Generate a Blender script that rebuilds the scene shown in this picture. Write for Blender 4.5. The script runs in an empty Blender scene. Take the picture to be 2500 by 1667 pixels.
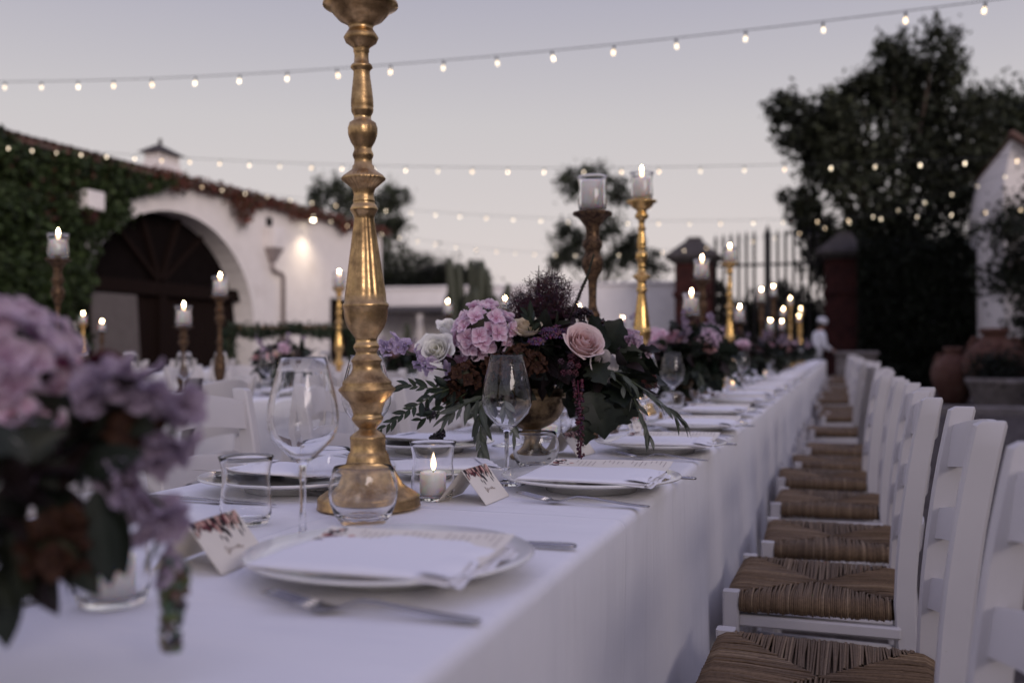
import bpy, bmesh, math, random
import numpy as np
from mathutils import Vector, Matrix, Quaternion
R = math.radians
random.seed(7)
rng = np.random.default_rng(7)
S = bpy.context.scene
COL = S.collection

# ---------------------------------------------------------------- camera, sky, sun, exposure
cam_d = bpy.data.cameras.new('camera')
cam_d.lens = 35.0
cam_d.sensor_width = 36.0
cam_d.clip_start = 0.02
cam_d.clip_end = 600.0
cam_d.dof.use_dof = True
cam_d.dof.focus_distance = 1.72
cam_d.dof.aperture_fstop = 2.9
cam = bpy.data.objects.new('camera', cam_d)
COL.objects.link(cam)
cam.location = (0.0, 0.0, 0.985)
cam.rotation_euler = (R(90.48), 0.0, R(18.25))
S.camera = cam

world = bpy.data.worlds.new('World')
S.world = world
world.use_nodes = True
wn, wl = world.node_tree.nodes, world.node_tree.links
wn.clear()
w_out = wn.new('ShaderNodeOutputWorld')
w_bg = wn.new('ShaderNodeBackground')
w_sky = wn.new('ShaderNodeTexSky')
w_sky.sky_type = 'NISHITA'
w_sky.sun_disc = False
w_sky.sun_elevation = R(2.0)
w_sky.sun_rotation = R(132)
w_sky.dust_density = 2.0
w_tc = wn.new('ShaderNodeTexCoord')
w_sep = wn.new('ShaderNodeSeparateXYZ')
w_ramp = wn.new('ShaderNodeValToRGB')
w_el = w_ramp.color_ramp.elements
w_el[0].position = 0.0
w_el[0].color = (0.690, 0.605, 0.590, 1)
w_el[1].position = 1.0
w_el[1].color = (0.370, 0.362, 0.600, 1)
for p, c in ((0.12, (0.630, 0.575, 0.575, 1)), (0.22, (0.560, 0.530, 0.545, 1)), (0.34, (0.405, 0.392, 0.468, 1)), (0.60, (0.410, 0.395, 0.550, 1))):
    e = w_el.new(p)
    e.color = c
w_nm = wn.new('ShaderNodeMix')
w_nm.data_type = 'RGBA'
w_nm.blend_type = 'MIX'
w_nm.inputs[0].default_value = 0.012
wl.new(w_tc.outputs['Generated'], w_sep.inputs[0])
wl.new(w_sep.outputs['Z'], w_ramp.inputs[0])
wl.new(w_ramp.outputs[0], w_nm.inputs[6])
wl.new(w_sky.outputs[0], w_nm.inputs[7])
wl.new(w_nm.outputs[2], w_bg.inputs[0])
w_bg.inputs[1].default_value = 1.06
wl.new(w_bg.outputs[0], w_out.inputs[0])

sun_d = bpy.data.lights.new('sun', 'SUN')
sun_d.energy = 1.7
sun_d.angle = R(25)
sun_d.color = (1.0, 0.86, 0.82)
sun = bpy.data.objects.new('sun', sun_d)
COL.objects.link(sun)
# afterglow low on the right: passes over the added hedge and reaches the white farm wall only
sun_dir = Vector((math.cos(R(-42)) * math.cos(R(14)), math.sin(R(-42)) * math.cos(R(14)), math.sin(R(14))))
sun.rotation_euler = sun_dir.to_track_quat('Z', 'Y').to_euler()

S.view_settings.view_transform = 'Standard'
S.view_settings.look = 'None'
S.view_settings.exposure = 0.0
S.view_settings.gamma = 1.0
S.render.engine = 'CYCLES'
S.cycles.use_denoising = True
S.cycles.max_bounces = 14
S.cycles.transmission_bounces = 12
S.cycles.transparent_max_bounces = 12
S.cycles.glossy_bounces = 5
S.cycles.diffuse_bounces = 4
S.cycles.sample_clamp_indirect = 3.0
S.cycles.blur_glossy = 0.5

# ---------------------------------------------------------------- materials
MATS = {}
def mat(name, base, rough=0.6, metal=0.0, spec=0.5, vary=None, bump=None, attr=False, trans=0.0, sss=0.0,
        emit=None, transl=0.0, coat=0.0, ior=1.45, second=None, stretch=None):
    m = bpy.data.materials.new(name)
    m.use_nodes = True
    n, l = m.node_tree.nodes, m.node_tree.links
    b = n['Principled BSDF']
    b.inputs['Roughness'].default_value = rough
    b.inputs['Metallic'].default_value = metal
    b.inputs['Specular IOR Level'].default_value = spec
    b.inputs['IOR'].default_value = ior
    b.inputs['Transmission Weight'].default_value = trans
    b.inputs['Coat Weight'].default_value = coat
    if sss:
        b.inputs['Subsurface Weight'].default_value = sss
        b.inputs['Subsurface Radius'].default_value = (0.03, 0.018, 0.012)
        b.inputs['Subsurface Scale'].default_value = 1.0
    if emit:
        b.inputs['Emission Color'].default_value = (*emit[0], 1)
        b.inputs['Emission Strength'].default_value = emit[1]
    tc = n.new('ShaderNodeTexCoord')
    src = tc.outputs['Object']
    if stretch:
        mp = n.new('ShaderNodeMapping')
        mp.inputs['Scale'].default_value = stretch
        l.new(src, mp.inputs[0])
        src = mp.outputs[0]
    col = None
    if attr:
        a = n.new('ShaderNodeAttribute')
        a.attribute_name = 'Col'
        col = a.outputs['Color']
    if second:
        # patches of a second colour: (colour, scale, low, high)
        tx = n.new('ShaderNodeTexNoise')
        tx.inputs['Scale'].default_value = second[1]
        tx.inputs['Detail'].default_value = 8
        tx.inputs['Roughness'].default_value = 0.65
        l.new(src, tx.inputs['Vector'])
        mr = n.new('ShaderNodeMapRange')
        mr.inputs[1].default_value = second[2]
        mr.inputs[2].default_value = second[3]
        l.new(tx.outputs['Fac'], mr.inputs[0])
        mx = n.new('ShaderNodeMix')
        mx.data_type = 'RGBA'
        l.new(mr.outputs[0], mx.inputs[0])
        if col:
            l.new(col, mx.inputs[6])
        else:
            mx.inputs[6].default_value = (*base, 1)
        mx.inputs[7].default_value = (*second[0], 1)
        col = mx.outputs[2]
        if metal:
            mm = n.new('ShaderNodeMapRange')
            mm.inputs[3].default_value = rough
            mm.inputs[4].default_value = min(1, rough + 0.35)
            l.new(mr.outputs[0], mm.inputs[0])
            l.new(mm.outputs[0], b.inputs['Roughness'])
    if vary:
        tx = n.new('ShaderNodeTexNoise')
        tx.inputs['Scale'].default_value = vary[0]
        tx.inputs['Detail'].default_value = 6
        l.new(src, tx.inputs['Vector'])
        mr = n.new('ShaderNodeMapRange')
        mr.inputs[1].default_value = 0.25
        mr.inputs[2].default_value = 0.75
        mr.inputs[3].default_value = 1 - vary[1]
        mr.inputs[4].default_value = 1 + vary[1]
        l.new(tx.outputs['Fac'], mr.inputs[0])
        mx = n.new('ShaderNodeMix')
        mx.data_type = 'RGBA'
        mx.blend_type = 'MULTIPLY'
        mx.inputs[0].default_value = 1
        if col:
            l.new(col, mx.inputs[6])
        else:
            mx.inputs[6].default_value = (*base, 1)
        l.new(mr.outputs[0], mx.inputs[7])
        col = mx.outputs[2]
    if col:
        l.new(col, b.inputs['Base Color'])
    else:
        b.inputs['Base Color'].default_value = (*base, 1)
    if bump:
        tx = n.new('ShaderNodeTexNoise')
        tx.inputs['Scale'].default_value = bump[0]
        tx.inputs['Detail'].default_value = 6
        l.new(src, tx.inputs['Vector'])
        bp = n.new('ShaderNodeBump')
        bp.inputs['Strength'].default_value = bump[1]
        bp.inputs['Distance'].default_value = bump[2]
        l.new(tx.outputs['Fac'], bp.inputs['Height'])
        l.new(bp.outputs[0], b.inputs['Normal'])
    if transl:
        tr = n.new('ShaderNodeBsdfTranslucent')
        if col:
            l.new(col, tr.inputs[0])
        else:
            tr.inputs[0].default_value = (*base, 1)
        ms = n.new('ShaderNodeMixShader')
        ms.inputs[0].default_value = transl
        l.new(b.outputs[0], ms.inputs[1])
        l.new(tr.outputs[0], ms.inputs[2])
        l.new(ms.outputs[0], n['Material Output'].inputs[0])
    MATS[name] = m
    return m

mat('white linen', (0.82, 0.81, 0.83), 0.85, spec=0.15, vary=(9, 0.02), bump=(900, 0.12, 0.0006))
mat('napkin linen', (0.86, 0.85, 0.88), 0.85, spec=0.15, bump=(700, 0.15, 0.0006))
mat('porcelain', (0.80, 0.79, 0.77), 0.12, spec=0.5)
mat('clear glass', (1, 1, 1), 0.0, trans=1.0, ior=1.37)
mat('antique gold', (0.58, 0.39, 0.185), 0.29, metal=1.0, second=((0.16, 0.10, 0.055), 30, 0.40, 0.72), vary=(90, 0.18), bump=(150, 0.30, 0.0014))
mat('aged brass', (0.33, 0.235, 0.125), 0.36, metal=1.0, second=((0.06, 0.042, 0.03), 22, 0.40, 0.62), vary=(70, 0.2), bump=(110, 0.35, 0.002))
mat('bright gold', (0.66, 0.43, 0.16), 0.27, metal=1.0, second=((0.30, 0.17, 0.06), 30, 0.50, 0.85), bump=(120, 0.15, 0.001))
mat('dark giltwood', (0.16, 0.095, 0.048), 0.45, metal=0.65, second=((0.040, 0.025, 0.018), 75, 0.38, 0.62), bump=(140, 0.3, 0.0015))
mat('dark iron', (0.03, 0.028, 0.03), 0.5, metal=0.6)
mat('steel', (0.40, 0.39, 0.40), 0.22, metal=1.0, vary=(40, 0.05))
mat('wax', (0.92, 0.87, 0.83), 0.5, sss=1.0)
mat('wick', (0.02, 0.018, 0.016), 0.9)
mat('flame', (1, 0.7, 0.35), 0.5, emit=((1.0, 0.68, 0.38), 150))
for _n, _s in (('bulb glow', 3.6), ('bulb glow dim', 2.0), ('bulb glow warm', 2.8)):
    mat(_n, (1, 0.85, 0.6), 0.4, emit=((1.0, 0.83, 0.60) if _n != 'bulb glow warm' else (1.0, 0.74, 0.46), _s))
mat('lamp glow', (1, 0.9, 0.7), 0.4, emit=((1.0, 0.83, 0.58), 30))
mat('black rubber', (0.02, 0.02, 0.022), 0.6)
mat('white chair paint', (0.59, 0.565, 0.57), 0.42, spec=0.4, vary=(7, 0.05), second=((0.36, 0.29, 0.23), 17, 0.70, 0.735), bump=(160, 0.12, 0.001))
mat('rush', (0.3, 0.2, 0.1), 0.65, attr=True, vary=(160, 0.25), bump=(500, 0.4, 0.0008), spec=0.3)
mat('paper', (0.80, 0.75, 0.66), 0.8, spec=0.2, vary=(60, 0.02))
mat('dark ink', (0.035, 0.02, 0.022), 0.7)
mat('burgundy ink', (0.16, 0.025, 0.035), 0.7)
mat('blush ink', (0.66, 0.42, 0.34), 0.7)
mat('grey ink', (0.42, 0.36, 0.32), 0.7)
mat('petal', (1, 1, 1), 0.6, attr=True, spec=0.2, transl=0.30, vary=(140, 0.06), bump=(220, 0.12, 0.0008))
mat('leaf', (1, 1, 1), 0.5, attr=True, spec=0.35, transl=0.10, vary=(60, 0.2), bump=(160, 0.25, 0.001))
mat('berry', (1, 1, 1), 0.3, attr=True, spec=0.5)
mat('twig', (0.05, 0.035, 0.022), 0.8, vary=(90, 0.3))
mat('green stem', (0.05, 0.065, 0.03), 0.6, vary=(90, 0.3))
mat('smoke plumes', (0.055, 0.018, 0.028), 0.8, attr=True)
mat('tree foliage', (1, 1, 1), 0.6, attr=True, spec=0.25, transl=0.12)
mat('bark', (0.09, 0.065, 0.05), 0.9, vary=(6, 0.3), bump=(14, 0.6, 0.03))
mat('white plaster', (0.76, 0.72, 0.70), 0.9, spec=0.1, second=((0.60, 0.55, 0.52), 0.9, 0.55, 0.8), vary=(3.0, 0.05), bump=(6, 0.5, 0.03))
mat('fresh plaster', (0.86, 0.83, 0.83), 0.9, spec=0.1, vary=(3.0, 0.05), bump=(6, 0.5, 0.03))
mat('red plaster', (0.058, 0.022, 0.020), 0.9, spec=0.1, second=((0.030, 0.015, 0.015), 2.2, 0.42, 0.65), vary=(8, 0.2), bump=(18, 0.6, 0.02))
mat('grey capstone', (0.055, 0.048, 0.048), 0.9, vary=(6, 0.3), bump=(16, 0.5, 0.02))
mat('roof tile', (0.15, 0.075, 0.058), 0.85, second=((0.10, 0.07, 0.06), 5, 0.42, 0.65), vary=(9, 0.2), bump=(22, 0.4, 0.01))
mat('door wood', (0.012, 0.007, 0.006), 0.8, spec=0.08, vary=(5, 0.3), stretch=(8, 8, 1), bump=(10, 0.4, 0.006))
mat('door recess', (0.007, 0.005, 0.005), 0.9, spec=0.05, vary=(4, 0.2))
mat('grey boards', (0.10, 0.085, 0.082), 0.8, vary=(4, 0.15))
mat('zinc', (0.33, 0.28, 0.27), 0.5, metal=0.3, vary=(8, 0.15))
mat('terracotta', (0.09, 0.038, 0.026), 0.85, second=((0.17, 0.10, 0.075), 5, 0.5, 0.75), vary=(14, 0.2), bump=(40, 0.4, 0.006))
mat('weathered stone', (0.20, 0.175, 0.165), 0.95, second=((0.32, 0.29, 0.28), 9, 0.45, 0.65), bump=(26, 0.7, 0.02))
mat('gravel', (0.085, 0.072, 0.068), 0.95, spec=0.1, second=((0.14, 0.12, 0.11), 30, 0.45, 0.62), vary=(2.0, 0.25), bump=(60, 0.8, 0.02))
mat('white cotton', (0.78, 0.78, 0.82), 0.9, spec=0.1, vary=(16, 0.04), bump=(60, 0.2, 0.004))
mat('skin', (0.36, 0.20, 0.14), 0.6, vary=(30, 0.06))
mat('black cotton', (0.02, 0.02, 0.024), 0.9)
mat('hair', (0.02, 0.014, 0.01), 0.7)
mat('trestle wood', (0.25, 0.16, 0.09), 0.7, vary=(9, 0.2))
mat('cactus skin', (1, 1, 1), 0.6, attr=True)

# creases and soft wrinkles in the cloths
_m = MATS['white linen']
_n, _l = _m.node_tree.nodes, _m.node_tree.links
_b = _n['Principled BSDF']
_prev = _b.inputs['Normal'].links[0].from_socket
_tc = _n.new('ShaderNodeTexCoord')
_mp = _n.new('ShaderNodeMapping')
_mp.inputs['Scale'].default_value = (2.5, 7.0, 1.6)
_nz = _n.new('ShaderNodeTexNoise')
_nz.inputs['Scale'].default_value = 1.0
_nz.inputs['Detail'].default_value = 4
_nz.inputs['Distortion'].default_value = 0.7
_b1 = _n.new('ShaderNodeBump')
_b1.inputs['Strength'].default_value = 0.5
_b1.inputs['Distance'].default_value = 0.022
_l.new(_tc.outputs['Object'], _mp.inputs[0])
_l.new(_mp.outputs[0], _nz.inputs['Vector'])
_l.new(_nz.outputs['Fac'], _b1.inputs['Height'])
_l.new(_prev, _b1.inputs['Normal'])
_sp = _n.new('ShaderNodeSeparateXYZ')
_l.new(_tc.outputs['Object'], _sp.inputs[0])
_prev = _b1.outputs[0]
for _ax, _sc in (('Y', 0.68), ('X', 0.345)):
    _pp = _n.new('ShaderNodeMath')
    _pp.operation = 'PINGPONG'
    _pp.inputs[1].default_value = _sc
    _mr = _n.new('ShaderNodeMapRange')
    _mr.interpolation_type = 'SMOOTHSTEP'
    _mr.inputs[1].default_value = 0.0
    _mr.inputs[2].default_value = 0.007
    _mr.inputs[3].default_value = 1.0
    _mr.inputs[4].default_value = 0.0
    _b2 = _n.new('ShaderNodeBump')
    _b2.inputs['Strength'].default_value = 0.7
    _b2.inputs['Distance'].default_value = 0.0025
    _l.new(_sp.outputs[_ax], _pp.inputs[0])
    _l.new(_pp.outputs[0], _mr.inputs[0])
    _l.new(_mr.outputs[0], _b2.inputs['Height'])
    _l.new(_prev, _b2.inputs['Normal'])
    _prev = _b2.outputs[0]
_l.new(_prev, _b.inputs['Normal'])

# ---------------------------------------------------------------- mesh helpers
class MB:
    def __init__(self):
        self.v, self.f, self.c = [], [], []
    def add(self, vs, fs, col=(1, 1, 1), mtx=None):
        o = len(self.v)
        if mtx is not None:
            vs = [tuple(mtx @ Vector(p)) for p in vs]
        self.v.extend(vs)
        self.f.extend([tuple(i + o for i in q) for q in fs])
        if col and isinstance(col[0], (tuple, list)):
            self.c.extend(col)
        else:
            self.c.extend([col] * len(vs))
        return self
    def merge(self, other, mtx=None, tint=None):
        cols = other.c if tint is None else [tuple(a * b for a, b in zip(k, tint)) for k in other.c]
        return self.add(other.v, other.f, list(cols) if cols else (1, 1, 1), mtx)
    def mesh(self, name, material, smooth=True, angle=None):
        me = bpy.data.meshes.new(name)
        me.from_pydata(self.v, [], self.f)
        if smooth:
            me.polygons.foreach_set('use_smooth', [True] * len(me.polygons))
            if angle:
                me.set_sharp_from_angle(angle=R(angle))
        at = me.color_attributes.new('Col', 'FLOAT_COLOR', 'POINT')
        flat = np.ones((len(self.v), 4), dtype=np.float32)
        flat[:, :3] = np.array(self.c, dtype=np.float32)
        at.data.foreach_set('color', flat.ravel())
        me.materials.append(MATS[material])
        me.update()
        return me

def obj(name, me, parent=None, mtx=None, loc=None):
    o = bpy.data.objects.new(name, me)
    COL.objects.link(o)
    if parent is not None:
        o.parent = parent
    if mtx is not None:
        o.matrix_basis = mtx
    if loc is not None:
        o.location = loc
    return o

def tag(o, label, cat, group=None, kind=None):
    o['label'] = label
    o['category'] = cat
    if group:
        o['group'] = group
    if kind:
        o['kind'] = kind
    return o

def thing(name, label, cat, loc=(0, 0, 0), rz=0.0, group=None):
    o = bpy.data.objects.new(name, None)
    o.empty_display_size = 0.05
    COL.objects.link(o)
    o.location = loc
    o.rotation_euler = (0, 0, rz)
    return tag(o, label, cat, group)

def struct(name, me, label=None, loc=None):
    o = obj(name, me, loc=loc)
    o['kind'] = 'structure'
    if label:
        o['label'] = label
    return o

def kids(o):
    return CH.get(o.name, None) or [c for c in o.children]
CH = {}
def dup(root, loc, rz, label=None, group=None, scale=None, tilt=None):
    """a copy of a thing with copies of its parts and sub-parts (shared meshes)"""
    if root.name not in CH:
        CH[root.name] = [(c, list(c.children)) for c in root.children]
    r = root.copy()
    COL.objects.link(r)
    r.location = loc
    r.rotation_euler = (tilt[0], tilt[1], rz) if tilt else (0, 0, rz)
    if scale is not None:
        r.scale = scale if isinstance(scale, (tuple, list)) else (scale,) * 3
    if label:
        r['label'] = label
    if group:
        r['group'] = group
    for c, gs in CH[root.name]:
        k = c.copy()
        COL.objects.link(k)
        k.parent = r
        for g in gs:
            q = g.copy()
            COL.objects.link(q)
            q.parent = k
    return r

def box(mb, lo, hi, bev=0.0, col=(1, 1, 1), mtx=None, segs=1):
    bm = bmesh.new()
    bmesh.ops.create_cube(bm, size=1)
    for v in bm.verts:
        v.co = Vector([lo[i] + (v.co[i] + 0.5) * (hi[i] - lo[i]) for i in range(3)])
    if bev > 0:
        bmesh.ops.bevel(bm, geom=list(bm.edges), offset=bev, segments=segs, affect='EDGES', profile=0.5)
    bm.verts.index_update()
    mb.add([tuple(v.co) for v in bm.verts], [[v.index for v in q.verts] for q in bm.faces], col, mtx)
    bm.free()
    return mb

def lathe(mb, prof, seg=32, col=(1, 1, 1), mtx=None, lobes=None, wob=0.0, ang0=0.0):
    """prof: (r, z[, flute amplitude, flute count]) from bottom to top"""
    vs, fs, idx = [], [], []
    for p in prof:
        r, z = p[0], p[1]
        if r <= 1e-6:
            idx.append([len(vs)])
            vs.append((0, 0, z))
            continue
        row = []
        for k in range(seg):
            a = 2 * math.pi * k / seg + ang0
            rr = r
            if len(p) > 2:
                rr *= 1 + p[2] * (abs(math.cos(a * p[3] / 2)) - 0.6)
            if wob:
                rr *= 1 + wob * math.sin(a * 3 + z * 40) * 0.5 + wob * 0.5 * math.sin(a * 2 - z * 23)
            row.append(len(vs))
            vs.append((rr * math.cos(a), rr * math.sin(a), z))
        idx.append(row)
    for a, b in zip(idx[:-1], idx[1:]):
        if len(a) == 1 and len(b) == 1:
            continue
        if len(a) == 1:
            for k in range(seg):
                fs.append((a[0], b[(k + 1) % seg], b[k]))
        elif len(b) == 1:
            for k in range(seg):
                fs.append((a[k], a[(k + 1) % seg], b[0]))
        else:
            for k in range(seg):
                fs.append((a[k], a[(k + 1) % seg], b[(k + 1) % seg], b[k]))
    return mb.add(vs, fs, col, mtx)

def tube(mb, pts, rad, seg=6, col=(1, 1, 1), cap=True, flat=None, mtx=None):
    """rad: number or list; flat=(a, b): cross-section half sizes as factors (side, normal)"""
    pts = [Vector(p) for p in pts]
    n = len(pts)
    if not isinstance(rad, (list, tuple)):
        rad = [rad] * n
    vs, fs = [], []
    t0 = (pts[1] - pts[0]).normalized()
    ref = Vector((0, 0, 1)) if abs(t0.z) < 0.9 else Vector((1, 0, 0))
    side = t0.cross(ref).normalized()
    for i, p in enumerate(pts):
        t = (pts[min(i + 1, n - 1)] - pts[max(i - 1, 0)]).normalized()
        side = (side - t * side.dot(t)).normalized()
        nor = side.cross(t).normalized()
        for k in range(seg):
            a = 2 * math.pi * k / seg
            x, y = math.cos(a) * rad[i], math.sin(a) * rad[i]
            if flat:
                x, y = x * flat[0], y * flat[1]
            vs.append(tuple(p + side * x + nor * y))
    for i in range(n - 1):
        for k in range(seg):
            k2 = (k + 1) % seg
            fs.append((i * seg + k, i * seg + k2, (i + 1) * seg + k2, (i + 1) * seg + k))
    if cap:
        fs.append(tuple(range(seg - 1, -1, -1)))
        fs.append(tuple((n - 1) * seg + k for k in range(seg)))
    return mb.add(vs, fs, col, mtx)

def grid(mb, fn, nu, nv, col=(1, 1, 1), colfn=None, mtx=None, close_u=False):
    vs, cs, fs = [], [], []
    for j in range(nv + 1):
        for i in range(nu + 1):
            u, v = i / nu, j / nv
            vs.append(tuple(fn(u, v)))
            cs.append(colfn(u, v) if colfn else col)
    w = nu + 1
    for j in range(nv):
        for i in range(nu):
            fs.append((j * w + i, j * w + i + 1, (j + 1) * w + i + 1, (j + 1) * w + i))
    return mb.add(vs, fs, cs, mtx)

def ball(mb, c, r, col=(1, 1, 1), seg=6, rings=4, sq=(1, 1, 1)):
    pr = [(max(0.0, math.sin(math.pi * k / rings)) * r, -math.cos(math.pi * k / rings) * r) for k in range(rings + 1)]
    pr[0] = (0, -r)
    pr[-1] = (0, r)
    return lathe(mb, pr, seg, col, Matrix.Translation(c) @ Matrix.Diagonal((*sq, 1)))

def aim(pos, direction, up=(0, 0, 1), s=1.0, roll=0.0):
    """matrix whose local +Y points along direction, +Z as near to up as can be"""
    y = Vector(direction).normalized()
    u = Vector(up)
    x = y.cross(u)
    if x.length < 1e-4:
        x = y.cross(Vector((1, 0, 0)))
    x.normalize()
    z = x.cross(y).normalized()
    m = Matrix((x, y, z)).transposed().to_4x4()
    if roll:
        m = m @ Matrix.Rotation(roll, 4, 'Y')
    return Matrix.Translation(pos) @ m @ Matrix.Diagonal((s, s, s, 1))

def aimz(pos, direction, s=1.0, spin=0.0):
    """matrix whose local +Z points along direction"""
    z = Vector(direction).normalized()
    q = Vector((0, 0, 1)).rotation_difference(z)
    return Matrix.Translation(pos) @ q.to_matrix().to_4x4() @ Matrix.Rotation(spin, 4, 'Z') @ Matrix.Diagonal((s, s, s, 1))

def lerp(a, b, t):
    return tuple(x + (y - x) * t for x, y in zip(a, b))

def quads_mesh(name, P, material, cols):
    """P: (n,4,3) array of leaf corners, cols: (n,3)"""
    n = P.shape[0]
    me = bpy.data.meshes.new(name)
    me.vertices.add(4 * n)
    me.vertices.foreach_set('co', P.reshape(-1).astype(np.float32))
    me.loops.add(4 * n)
    me.loops.foreach_set('vertex_index', np.arange(4 * n, dtype=np.int32))
    me.polygons.add(n)
    me.polygons.foreach_set('loop_start', np.arange(0, 4 * n, 4, dtype=np.int32))
    me.update(calc_edges=True)
    at = me.color_attributes.new('Col', 'FLOAT_COLOR', 'POINT')
    fc = np.ones((n, 4, 4), dtype=np.float32)
    fc[:, :, :3] = cols[:, None, :]
    at.data.foreach_set('color', fc.ravel())
    me.materials.append(MATS[material])
    me.validate()
    return me

def leaf_quads(C, size, aspect=0.5, droop=0.3, facing=None):
    """diamond leaves at the points C (n,3); size: (n,)"""
    n = len(C)
    d = rng.normal(size=(n, 3))
    d[:, 2] -= droop
    d /= np.linalg.norm(d, axis=1)[:, None]
    if facing is not None:
        nrm = np.array(facing)[None, :] + 0.55 * rng.normal(size=(n, 3))
    else:
        nrm = rng.normal(size=(n, 3))
    s = np.cross(d, nrm)
    s /= np.linalg.norm(s, axis=1)[:, None] + 1e-9
    L = size[:, None]
    fold = np.cross(s, d) * L * 0.08
    a = C - d * L * 0.5
    b = C + s * L * aspect * 0.5 - d * L * 0.05 + fold
    c = C + d * L * 0.5
    e = C - s * L * aspect * 0.5 - d * L * 0.05 + fold
    return np.stack([a, b, c, e], axis=1)

def leaf_cols(n, base, spread=0.35, alt=None, altp=0.0):
    k = np.clip(1 + spread * rng.normal(size=(n, 1)), 0.35, 2.0)
    c = np.array(base)[None, :] * k
    if alt is not None:
        m = rng.random(n) < altp
        c[m] = np.array(alt)[None, :] * k[m]
    return c

# ================================================================ THE SETTING
# ground: one sheet to the horizon, slightly uneven near the tables
mb = MB()
def gfn(u, v):
    x, y = -250 + 500 * u, -150 + 500 * v
    return (x, y, -0.004)
grid(mb, gfn, 10, 10)
struct('ground', mb.mesh('ground', 'gravel'))
# loose pebbles in the aisle beside the chairs
n = 9000
C = np.stack([rng.uniform(0.15, 4.5, n), rng.uniform(1.0, 19.0, n), np.full(n, 0.0)], axis=1)
P = leaf_quads(C, rng.uniform(0.012, 0.035, n), 0.9, 0.0, facing=(0, 0, 6))
o = obj('gravel', quads_mesh('gravel', P, 'tree foliage', leaf_cols(n, (0.10, 0.085, 0.08), 0.4)))
o['kind'] = 'stuff'
tag(o, 'loose dark gravel on the ground beside the rush chairs', 'gravel')

# ---------------------------------------------------------------- white farm building on the left
WX, WZ = -13.2, 4.5          # face of the wall, height
bld = thing('farm_building', 'long white farm building with a wide arched doorway and tiled roof edge', 'building', (WX, 16.0, 0))
AY0, AY1, ASP, ATOP = 14.75, 20.5, 1.50, 3.88      # arch: start, end, springing, crown
acy, ar = (AY0 + AY1) / 2, (AY1 - AY0) / 2
def arch_pts(y0, y1, sp, top, n=28):
    cy, a = (y0 + y1) / 2, (y1 - y0) / 2
    return [(cy - a * math.cos(math.pi * k / n), sp + (top - sp) * math.sin(math.pi * k / n)) for k in range(n + 1)]
AP = arch_pts(AY0, AY1, ASP, ATOP)
DY0, DY1, DH = 24.2, 25.5, 2.4
# front wall, cut round the arch and the door; local coordinates from (WX, 16, 0)
mb = MB()
def wq(y0, z0, y1, z1, nx=1):
    mb.add([(0, y0 - 16, z0), (0, y1 - 16, z0), (0, y1 - 16, z1), (0, y0 - 16, z1)], [(0, 1, 2, 3)])
wq(2.0, -0.1, AY0, WZ)
wq(AY1, -0.1, DY0, WZ)
wq(DY0, DH, DY1, WZ)
wq(DY1, -0.1, 27.4, WZ)
for (ya, za), (yb, zb) in zip(AP[:-1], AP[1:]):
    mb.add([(0, ya - 16, za), (0, yb - 16, zb), (0, yb - 16, WZ), (0, ya - 16, WZ)], [(0, 1, 2, 3)])
# end wall and the back, so that it is a closed block
mb.add([(0, 11.4, -0.1), (-5, 11.4, -0.1), (-5, 11.4, WZ + 1.4), (0, 11.4, WZ)], [(0, 1, 2, 3)])
mb.add([(-5, -14, -0.1), (-5, 11.4, -0.1), (-5, 11.4, WZ + 1.4), (-5, -14, WZ + 1.4)], [(0, 1, 2, 3)])
mb.add([(0, -14, -0.1), (-5, -14, -0.1), (-5, -14, WZ + 1.4), (0, -14, WZ)], [(0, 1, 2, 3)])
obj('wall', mb.mesh('wall', 'white plaster', smooth=False), bld)
# reveal of the arch, with a raised plaster band round it
mb = MB()
REV = 0.55
full = [(AY0, -0.1)] + AP + [(AY1, -0.1)]
for (ya, za), (yb, zb) in zip(full[:-1], full[1:]):
    mb.add([(0, ya - 16, za), (0, yb - 16, zb), (-REV, yb - 16, zb), (-REV, ya - 16, za)], [(0, 1, 2, 3)])
obj('arch_reveal', mb.mesh('arch_reveal', 'white plaster'), bld)
mb = MB()
OP = [(AY0 - 0.28, -0.1)] + arch_pts(AY0 - 0.28, AY1 + 0.28, ASP, ATOP + 0.22) + [(AY1 + 0.28, -0.1)]
for k in range(len(full) - 1):
    (ya, za), (yb, zb), (yc, zc), (yd, zd) = full[k], full[k + 1], OP[k + 1], OP[k]
    mb.add([(0.05, ya - 16, za), (0.05, yb - 16, zb), (0.05, yc - 16, zc), (0.05, yd - 16, zd)], [(0, 1, 2, 3)])
    mb.add([(0.05, yd - 16, zd), (0.05, yc - 16, zc), (-0.02, yc - 16, zc), (-0.02, yd - 16, zd)], [(0, 1, 2, 3)])
    mb.add([(0.05, ya - 16, za), (-0.02, ya - 16, za), (-0.02, yb - 16, zb), (0.05, yb - 16, zb)], [(0, 1, 2, 3)])
# roof: sloping deck and a row of half round eaves tiles
mb = MB()
mb.add([(0.22, -14.2, WZ + 0.02), (0.22, 11.6, WZ + 0.02), (-5.2, 11.6, WZ + 1.5), (-5.2, -14.2, WZ + 1.5)], [(0, 1, 2, 3)])
mb.add([(0.22, -14.2, WZ - 0.05), (0.22, 11.6, WZ - 0.05), (0.22, 11.6, WZ + 0.02), (0.22, -14.2, WZ + 0.02)], [(0, 1, 2, 3)])
mb.add([(0.22, -14.2, WZ - 0.05), (0.22, 11.6, WZ - 0.05), (0.0, 11.6, WZ - 0.05), (0.0, -14.2, WZ - 0.05)], [(0, 1, 2, 3)])
roof = obj('roof', mb.mesh('roof', 'roof tile', smooth=False), bld)
mb = MB()
for k in range(7):
    a = math.pi * k / 6
    mb.add([(0.26, -0.085 * math.cos(a), 0.03 + 0.07 * math.sin(a)), (-0.5, -0.085 * math.cos(a), 0.16 + 0.07 * math.sin(a))], [])
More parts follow.
